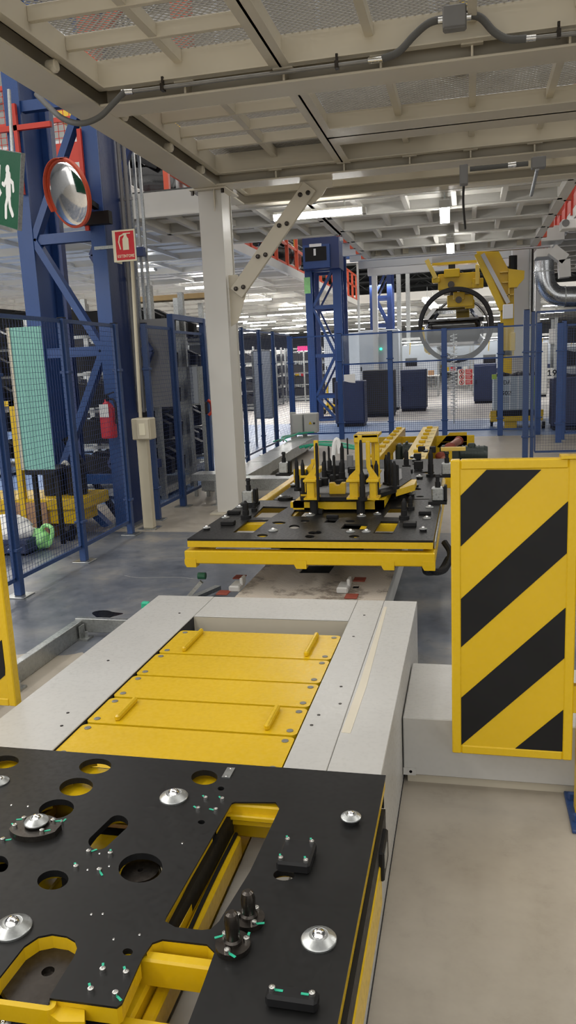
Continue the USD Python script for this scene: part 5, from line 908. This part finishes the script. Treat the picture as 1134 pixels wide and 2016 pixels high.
# ================================================================ CONTAINER ON YELLOW CART
YK = 18.0; t = thing('tote_container', 'grey collapsible container marked 302 on the yellow cart', 'container', tuple(PY(1010, 806, YK))); a, b = PY(972, 742, YK), PY(1056, 806, YK)
obj('front_wall', MB().bx(a[0], b[0], YK, YK + .03, b[2], a[2], .004), 'container_grey', t); obj('side_wall', MB().bx(a[0], a[0] + .03, YK + .03, YK + 1.0, b[2], a[2]), 'container_grey', t); obj('side_wall', MB().bx(b[0] - .03, b[0], YK + .03, YK + 1.0, b[2], a[2]), 'container_grey', t); obj('back_wall', MB().bx(a[0], b[0], YK + 1.0, YK + 1.03, b[2], a[2]), 'container_grey', t)
g = MB()
for k in range(14): g.sphere((a[0] + .08 + .065 * k, YK + .25 + .1 * math.sin(k * 2.1), a[2] - .0), .09, (1, 1.4, .8 + .3 * math.sin(k)), 1)
obj('liner', g, 'black_soft', t, smooth=True, kind='stuff'); obj('green_edge', MB().bx(b[0] - .06, b[0] + .01, YK - .012, YK, b[2], a[2] - .02), 'green_lime', t); obj('green_edge', MB().bx(a[0] - .04, a[0] + .06, YK - .012, YK + .1, a[2] - .05, a[2] + .05), 'green_lime', t)
for f in (.38, .57): x = a[0] + (b[0] - a[0]) * f; obj('panel_rib', MB().bx(x - .006, x + .006, YK - .006, YK, b[2], a[2]), 'white', t)
tx = meshkit.text_mesh('302', .085, .003, True); obj('lettering', MB().mesh(tx, XZ, (PY(986, 770, YK)[0], YK - .001, PY(986, 778, YK)[2])), 'black', t); tx = meshkit.text_mesh('IDA', .085, .003); obj('lettering', MB().mesh(tx, XZ, (PY(986, 755, YK)[0], YK - .001, PY(986, 757, YK)[2])), 'black', t)
for k in range(3): p = PY(995, 784 + 4 * k, YK); obj('small_print', MB().bx(p[0] - .08, p[0] + .08, YK - .002, YK, p[2], p[2] + .012), 'grey_mid', t)
t = thing('cart', 'yellow steel cart with castors under the grey container', 'cart', tuple(PY(1010, 840, YK))); a2, b2 = PY(966, 818, YK), PY(1068, 827, YK); zb4, zt4 = b2[2], PY(1010, 819, YK)[2]
obj('frame', MB().bx(a2[0], b2[0], YK - .1, YK, zb4, zt4, .006).bx(a2[0], b2[0], YK + 1.05, YK + 1.15, zb4, zt4, .006).bx(a2[0], a2[0] + .08, YK, YK + 1.05, zb4, zt4), 'yellow', t); obj('pallet_base', MB().bx(a[0], b[0] - .02, YK - .02, YK + 1.03, zt4, b[2]), 'black', t)
for x in (a2[0] + .05, b2[0] - .06): obj('corner_guide', MB().bx(x - .06, x + .07, YK - .1, YK - .02, zt4, zt4 + .13, .006), 'yellow', t)
p0, p1 = PY(993, 829, YK), PY(1017, 850, YK); obj('front_plate', MB().bx(p0[0], p1[0], YK - .06, YK + .06, .03, zb4, .006), 'yellow', t)
for x, y in ((b2[0] + .02, YK), (a2[0] + .05, YK + 1.0), (b2[0] - .05, YK + 1.0)): w = obj('castor', MB().cyl((x - .03, y, .085), (x + .03, y, .085), .085, n=18), 'black', t); obj('castor_fork', MB().bx(x - .045, x + .045, y - .04, y + .04, .08, zb4 + .02), 'zinc', w)

# ================================================================ LEFT CLUTTER BEHIND THE FENCE
t = thing('teal_sheet', 'tall pale teal corrugated sheet leaning behind the left fence', 'sheet', tuple(PY(50, 920, 6.6))); ya = 6.75
a, b = PY(22, 645, ya), PY(57, 645, ya); zlo = PY(60, 925, ya)[2]; x0_, x1_ = a[0] - .02, a[0] + .30
obj('sheet', MB().prism(Polygon([(x0_ + (x1_ - x0_) * i / 24, (.014 if i % 2 else 0)) for i in range(25)] + [(x1_ - (x1_ - x0_) * i / 24, (.014 if i % 2 else 0) + .012) for i in range(25)]), 0, a[2] - zlo, (np.eye(3), (0, ya, zlo))), 'teal', t); obj('edge', MB().bx(x0_ - .03, x0_, ya - .01, ya + .04, zlo, a[2]), 'cream_dark', t); obj('stand', MB().bx(x0_, x1_, ya, ya + .25, zlo - .05, zlo - .005), 'black', t); obj('stand_leg', MB().bx(x0_ + .02, x0_ + .06, ya + .08, ya + .12, 0, zlo - .05).bx(x1_ - .06, x1_ - .02, ya + .08, ya + .12, 0, zlo - .05), 'black', t)
t = thing('yellow_trolley', 'yellow tube trolley behind the left fence at the border', 'trolley', (-4.6, 7.0, 0)); yy = 7.0
p0, p1 = PY(16, 790, yy), PY(40, 960, yy); obj('upright', MB().bx(p0[0], p0[0] + .06, yy, yy + .06, .05, p0[2]), 'yellow', t); obj('upright', MB().bx(p0[0] - .55, p0[0] - .49, yy, yy + .06, .05, p0[2]), 'yellow', t); obj('top_bar', MB().bx(p0[0] - .55, p0[0] + .12, yy, yy + .06, p0[2] - .05, p0[2]), 'yellow', t); obj('deck', MB().bx(p0[0] - .6, p0[0] + .7, yy + .02, yy + .6, .30, .42, .01), 'yellow', t); obj('wheel', MB().cyl((p0[0] - .4, yy, .08), (p0[0] - .34, yy, .08), .08).cyl((p0[0] + .5, yy, .08), (p0[0] + .56, yy, .08), .08), 'black', t); obj('drum', MB().cyl((p0[0] + .25, yy + .3, .42), (p0[0] + .25, yy + .3, .72), .12).cyl((p0[0] + .5, yy + .3, .42), (p0[0] + .5, yy + .3, .72), .1), 'black', t); obj('deck_leg', MB().bx(p0[0] - .5, p0[0] + .6, yy + .05, yy + .5, .16, .3), 'yellow', t)
q = PZ(72, 1060); t = thing('cardboard_box', 'brown cardboard box on the floor behind the left fence', 'box', (q[0], q[1], 0)); obj('carton', MB().box((q[0], q[1] + .1, .19), (.36, .30, .38), .006), 'cardboard', t); obj('flap', MB().bx(q[0] - .18, q[0] + .18, q[1] - .055, q[1] - .05, .26, .385), 'cardboard', t); obj('tape', MB().bx(q[0] - .02, q[0] + .02, q[1] - .056, q[1] + .26, .381, .383), 'yellow_pale', t)
q = PZ(70, 1082); bm = trimesh.creation.icosphere(3); v = np.array(bm.vertices); v = v * (1 + .45 * (meshkit.fbm(v * 2.3 + 5, 3) - .5)[:, None]) * (.13, .10, .11)
t = thing('plastic_bag', 'crumpled light green plastic bag hanging at the left fence', 'bag', (q[0] + .05, q[1], 0)); obj('bag', MB().add(v + (q[0] + .03, q[1] + .0, .10), bm.faces), 'green_bag', t, smooth=True); obj('handle', MB().tube([(q[0] + .06, q[1], .17), (q[0] + .13, q[1], .24), (q[0] + .2, q[1], .2), (q[0] + .16, q[1], .06), (q[0] + .1, q[1], .03)], .02, 6), 'green_bag', t)
q = PZ(20, 1085); v = np.array(bm.vertices); v = v * (1 + .6 * (meshkit.fbm(v * 1.9 + 9, 3) - .5)[:, None]) * (.26, .2, .17); obj('white_bag', MB().add(v + (q[0], q[1], .2), bm.faces), 'white_paper', smooth=True, label='crumpled pale sack in the blue crate behind the left fence', cat='sack')
t = thing('crate', 'dark blue crate under the pale sack behind the left fence', 'crate', (q[0], q[1], 0)); obj('body', MB().bx(q[0] - .35, q[0] + .3, q[1] - .2, q[1] + .2, .02, .15, .01), 'bin_blue', t); obj('rim', MB().bx(q[0] - .37, q[0] + .32, q[1] - .22, q[1] - .2, .12, .16), 'bin_blue', t)
t = thing('hose_coil', 'grey hose looped on the large blue tower foot', 'hose', (-4.1, 7.5, 0)); o2 = PY(125, 915, 7.55); obj('hose', MB().tube([(o2[0] - .02, 7.55, .03), (o2[0] - .04, 7.55, .35), (o2[0] - .02, 7.55, o2[2] - .03), (o2[0] + .05, 7.55, o2[2]), (o2[0] + .06, 7.55, .35), (o2[0] + .1, 7.5, .03)], .022, 8), 'grey_box', t, smooth=True)

# ================================================================ RACKS
def rack_proto(label, group, w=1.3, d=1.0, h=2.4, levels=4, part='black_gloss', post='zinc', item='body_panel', cat='rack', blue=False):
    t = thing('part_rack', label, cat, (0, 0, 0), group=group)
    for x in (-w / 2, w / 2):
        for y in (0, d): obj('post', MB().bx(x - .035, x + .035, y - .035, y + .035, 0, h + .12), post, t)
    obj('base_frame', MB().bx(-w / 2, w / 2, -.03, d + .03, .05, .15), 'bin_blue' if blue else 'zinc', t)
    for k in range(levels):
        z = .2 + k * (h - .2) / levels; obj('shelf_bar', MB().bx(-w / 2, w / 2, -.02, .02, z, z + .04), post, t); obj('shelf_bar', MB().bx(-w / 2, w / 2, d - .02, d + .02, z, z + .04), post, t)
        hh = (h - .2) / levels; g = Polygon([(-w * .45, .06), (w * .45, .06), (w * .46, hh * .55), (w * .3, hh * .8), (w * .12, hh * .72), (-w * .12, hh * .72), (-w * .3, hh * .82), (-w * .46, hh * .5)])
        for j in range(3): obj(item, MB().prism(g, -.07, .07, (XZ, (0, .15 + j * (d - .3) / 2, z))), part, t)
    return t
r0 = rack_proto('tall rack stacked with glossy black car parts beside the beige switch post', None, 1.45, 1.1, 2.55, 5, 'black')
spots = [((-4.9, 11.2), 'tall rack stacked with glossy black car parts directly left of the white column'), ((-8.2, 11.5), 'tall rack of black car parts partly behind the large tower'), ((-5.6, 13.4), 'rack of black car parts one row back, left of the column'), ((-7.3, 14.9), 'rack of black car parts far left in the second row')]
move(r0, (-4.55, 9.35, 0), .0)
for (x, y), lab in spots: dup(r0, (x, y, 0), .0, lab)
t = thing('timber_beam', 'wooden plank lying on the black part racks', 'plank', (-4.9, 12.3, 2.75)); obj('plank', MB().bx(-5.6, -3.9, 11.8, 12.1, 2.70, 2.78, .004), 'wood', t)
# boards behind the fence
for lab, u0, v0, u1, v1, y, hang in (('large pale grey notice board on posts right of the column', 498, 692, 537, 822, 15.5, 1), ('pale board on the gate leaf left of the white column', 372, 722, 392, 794, 9.5, 0)):
    a, b = PY(u0, v0, y), PY(u1, v1, y); t = thing('notice_board', lab, 'board', ((a[0] + b[0]) / 2, y, 0)); obj('board', MB().bx(a[0], b[0], y, y + .02, b[2], a[2], .003), 'board_grey', t); obj('frame', MB().bx(a[0] - .02, a[0], y - .005, y + .025, b[2], a[2]).bx(b[0], b[0] + .02, y - .005, y + .025, b[2], a[2]).bx(a[0], b[0], y - .005, y + .025, a[2], a[2] + .02).bx(a[0], b[0], y - .005, y + .025, b[2] - .02, b[2]), 'zinc', t)
    obj('post', MB().bx(a[0] - .05, a[0] - .01, y + .03, y + .07, 0, a[2]).bx(b[0] + .01, b[0] + .05, y + .03, y + .07, 0, a[2]), 'zinc', t)
# stored bodies behind the long red rail, hung from yellow carriers
lab0 = 'black car body stored behind the long red rail, '
for k, (y, w_) in enumerate(((15.5, 'nearest, beside the column'), (18.5, 'second, behind the diagonal brace'), (21.8, 'third, left of the sign box'), (26, 'fourth, seen through the tall blue tower'))):
    dup(car0, (-7.35, y, 4.55), PI / 2 + .0, lab0 + w_); t = thing('carrier', 'yellow overhead carrier holding the stored body, ' + w_.split(',')[0], 'carrier', (-7.35, y, 6.4)); obj('beam', MB().bx(-7.55, -7.15, y - .9, y + .9, 6.35, 6.55, .01), 'yellow', t); obj('hanger', MB().bx(-7.4, -7.3, y - .8, y - .7, 6.55, 7.9).bx(-7.4, -7.3, y + .7, y + .8, 6.55, 7.9), 'zinc', t); obj('arm', MB().bx(-5.5, -5.42, y - .05, y + .05, 4.6, 6.4).bx(-7.2, -5.4, y - .05, y + .05, 6.3, 6.4), 'yellow', t)
# far left red railing and decks
for k, (y, x0_, x1_, z) in enumerate(((20, -16, -10.5, 4.7), (26, -22, -14.0, 3.9), (33, -28, -17, 4.6))):
    t = thing('platform', f'white platform deck with red rail at the far left, {("nearest", "middle", "farthest")[k]}', 'platform', ((x0_ + x1_) / 2, y, z)) if 0 else None
# zinc profile racks on the far left (pipes)
# ---- far floor equipment
def machine(label, x, y, w, h, d=1.0, mat='grey_box', group=None):
    t = thing('machine_cabinet', label, 'machine', (x, y, 0), group=group); obj('body', MB().bx(x - w / 2, x + w / 2, y, y + d, .08, h, .02), mat, t); obj('plinth', MB().bx(x - w / 2 + .03, x + w / 2 - .03, y + .03, y + d - .03, 0, .08), 'black', t)
    n = max(1, int(w / .7))
    for k in range(n): x0_ = x - w / 2 + k * w / n; obj('door', MB().bx(x0_ + .02, x0_ + w / n - .02, y - .02, y, .14, h - .06, .008), mat, t); obj('handle', MB().bx(x0_ + .06, x0_ + .09, y - .04, y - .02, h * .5, h * .5 + .14), 'black', t)
    return t
machine('dark navy cabinet behind the paper notice', PY(688, 780, 19.8)[0], 19.8, .75, 1.15, .6, 'bin_blue'); machine('dark navy cabinet left of the hanging car body', PY(814, 780, 25)[0], 25, .8, 1.3, .8, 'bin_blue'); machine('dark cabinet between the two blue towers', PY(745, 780, 23)[0], 23, .9, 1.35, .8, 'black_soft'); machine('small navy box right of the prohibition sign', PY(955, 745, 28)[0], 28, .75, 1.35, .8, 'bin_blue')
machine('pale grey control cabinet with a green light seen through the far fence', PY(745, 690, 26)[0], 26, 1.3, 2.6, .7, 'board_grey'); p = PY(750, 687, 25.95); obj('indicator', MB().sphere(p, .04), 'led_green', label='small glowing green indicator light on the pale control cabinet', cat='indicator')
machine('light grey machine behind the clear sheet left of centre', PY(700, 700, 30)[0], 30, 2.4, 2.7, 1.0, 'board_grey')
machine('dark rack cabinet right of the number sign', PY(1118, 760, 17.5)[0] + .15, 17.5, .9, 1.1, .7, 'bin_blue')
rb = rack_proto('blue based rack of boxes at the right border behind the fence', None, 1.1, .8, 2.3, 4, 'black_soft', 'zinc', 'carton', blue=True); move(rb, (PY(1125, 700, 19.5)[0] + .2, 19.5, 0)); dup(rb, (PY(1125, 700, 19.5)[0] + 1.5, 19.6, 0), 0, 'blue based rack of boxes cut by the right border'); dup(rb, (4.0, 23, 0), 0, 'rack of boxes beyond the right fence, second row')
q = PY(655, 640, 33); t = thing('signal_banner', 'bright pink banner on a pole left of the tall blue tower', 'banner', (PY(597, 687, 33)[0], 33, 0)); p = PY(597, 686, 33); obj('banner', MB().bx(p[0] - .25, p[0] + .25, 33, 33.03, p[2] - .1, p[2] + .1), 'pink', t); obj('pole', MB().bx(p[0] - .03, p[0] + .03, 33.03, 33.09, 0, p[2] + .1), 'zinc', t)
t = thing('pallet_jack', 'yellow and black lifting truck inside the tall blue tower base', 'lift truck', (PY(643, 790, 25)[0], 25, 0)); x = PY(643, 790, 25)[0]; obj('mast', MB().bx(x - .2, x - .14, 25, 25.08, .05, 1.0).bx(x + .0, x + .06, 25, 25.08, .05, 1.0), 'yellow', t); obj('chassis', MB().bx(x - .2, x + .5, 25, 25.7, .12, .3, .03), 'yellow', t); obj('battery', MB().bx(x + .2, x + .75, 25, 25.6, .3, 1.15, .03), 'black', t); obj('wheel', MB().cyl((x + .3, 24.95, .12), (x + .3, 25.05, .12), .12).cyl((x - .1, 24.95, .08), (x - .1, 25.05, .08), .08), 'black', t)
# far population: racks, workstations and cabinets in aisles
mats = ['grey_box', 'board_grey', 'white', 'black_soft', 'grey_box', 'bin_blue']
far_rack = rack_proto('far rack of dark parts in the aisle beyond the left fence', 'far racks along the aisle', 1.6, 1.0, 2.2, 4, 'black_soft'); used = False
for (x, y) in [(-9.5, 17), (-8.2, 19.5), (-9.8, 22), (-8.6, 25), (-8.4, 28), (-8.3, 31), (-7.0, 34), (-8.6, 34.5), (-7.2, 38), (-6.5, 42)]:
    if not used: move(far_rack, (x, y, 0)); used = True
    else: dup(far_rack, (x, y, 0))
ws = thing('workstation', 'pale far workstation with shelves, screens and hanging tools beyond the far fence', 'workstation', (0, 0, 0), group='far workstations')
for x in (-.9, .9): obj('frame_post', MB().bx(x - .03, x + .03, -.03, .03, 0, 2.5).bx(x - .03, x + .03, .9, .96, 0, 2.5), 'zinc', ws)
obj('table', MB().bx(-.95, .95, -.05, .95, .85, .9), 'white', ws); obj('top_beam', MB().bx(-.95, .95, .0, .06, 2.4, 2.5), 'white', ws); obj('back_panel', MB().bx(-.9, .9, .9, .92, .9, 2.2), 'board_grey', ws); obj('screen', MB().bx(-.5, .0, .5, .55, 1.3, 1.65), 'black', ws); obj('lamp_strip', MB().bx(-.7, .7, .3, .38, 2.3, 2.33), 'tube_far', ws)
for k in range(5): obj('bin', MB().bx(-.8 + .32 * k, -.55 + .32 * k, .1, .4, .9, 1.1, .01), ('yellow', 'red_sign', 'bin_blue', 'white', 'cardboard')[k], ws)
obj('under_shelf', MB().bx(-.85, .85, .1, .8, .3, .35), 'zinc', ws); obj('hanging_reel', MB().cyl((.5, .3, 1.9), (.58, .3, 1.9), .14).cyl((-.3, .3, 1.8), (-.26, .3, 2.3), .02), 'yellow', ws); first = True
r2 = random.Random(3)
for y in (34, 38, 43, 49, 56, 64):
    for x in np.arange(-5 if y < 40 else -12, 9, 3.0 if y < 50 else 3.6):
        xx, yy = x + r2.uniform(-.5, .5), y + r2.uniform(-.8, .8)
        if min((xx - a_) ** 2 + (yy - b_) ** 2 for a_, b_ in ((-7, 34), (-8.6, 34.5), (-7.2, 38), (-6.5, 42), (-9.5, 36.4), (-3.2, 37.4))) < 4.5: continue
        if first: move(ws, (xx, yy, 0)); first = False
        else: dup(ws, (xx, yy, 0), r2.choice((0, 0, .3, -.2)))
for k, (x, y, w, h, mt, lab) in enumerate(((-2.6, 30.5, 1.0, 1.1, 'bin_blue', 'dark navy bin cabinet behind the left part of the far fence'), (-3.2, 37, 1.6, 2.2, 'white', 'white cabinet far behind the tall blue tower'), (2.2, 31, 1.4, 2.0, 'grey_box', 'grey cabinet behind the container'), (-9.5, 36, 2.0, 2.3, 'white', 'white cabinet at the end of the left aisle'), (3.2, 27, .9, 1.8, 'board_grey', 'pale cabinet beyond the right fence post'))): machine(lab, x, y, w, h, .9, mt)
# tall zinc uprights beyond the far fence
for k, (u, y, w_) in enumerate(((785, 33, 'left one of the pair'), (803, 36, 'right one of the pair'))): x = PY(u, 600, y)[0]; t = thing('upright', 'tall pale zinc upright left of the ring, ' + w_, 'upright', (x, y, 0)); obj('profile', MB().bx(x - .09, x + .09, y, y + .2, 0, 5.6), 'zinc', t); obj('base_plate', MB().bx(x - .2, x + .2, y - .1, y + .3, 0, .02), 'zinc', t)
t = thing('ladder_cable', 'pale spiral air hose on a thin stand below the hanging car body', 'hose', (PY(893, 740, 20)[0], 20, 0)); p = PY(893, 650, 20); hs = MB(); a = np.linspace(0, 2 * PI * 22, 264); hs.tube(np.stack([p[0] + .08 * np.cos(a), 20 + .08 * np.sin(a), np.linspace(.2, p[2] - .1, 264)], 1), .009, 5, 1); obj('coil', hs, 'white', t, smooth=True); obj('coil_stand', MB().cyl((p[0], 20, 0), (p[0], 20, p[2] - .08), .012), 'zinc', t)
# girders over the car cell so that gripper, hose and gantry hang from something
t = thing('cell_girder', 'dark steel girders above the yellow gripper cell', 'girder', (-.2, 22, 4.4))
for y in (20, 21.2, 22.9, 25): obj('girder', MB().bx(-3, 2.2, y - .1, y + .1, 4.2, 4.5), 'roof', t)
for x in (-2.9, 2.1): obj('girder', MB().bx(x - .1, x + .1, 19.5, 26, 4.5, 4.75), 'roof', t); obj('girder_post', MB().bx(x - .08, x + .08, 25.8, 26, 0, 4.75), 'roof', t)
for u, v, uu, vv2 in ((838, 590, 855, 606), (913, 570, 909, 592)): a, b = PY(u, v, 30), PY(uu, vv2, 28); lamp('cell_lamp', 'bright tilted strip lamp seen ' + ('left' if u < 900 else 'right') + ' of the hanging car body inside the ring', a, b, .28, .1, mat='tube_far')
t = thing('slat_screen', 'blue and white slatted screen high between the two blue towers', 'screen', tuple(PY(700, 480, 31)))
a, b = PY(676, 440, 31), PY(728, 515, 31)
for k in range(9):
    z = b[2] + (a[2] - b[2]) * k / 9; obj('slat', MB().bx(a[0], b[0], 31, 31.05, z, z + (a[2] - b[2]) / 11), 'blue' if k % 2 else 'white', t)
for f in (0, .5, 1): x = a[0] + (b[0] - a[0]) * f; obj('upright', MB().bx(x - .04, x + .04, 31.05, 31.13, 0, a[2] + .1), 'zinc', t)
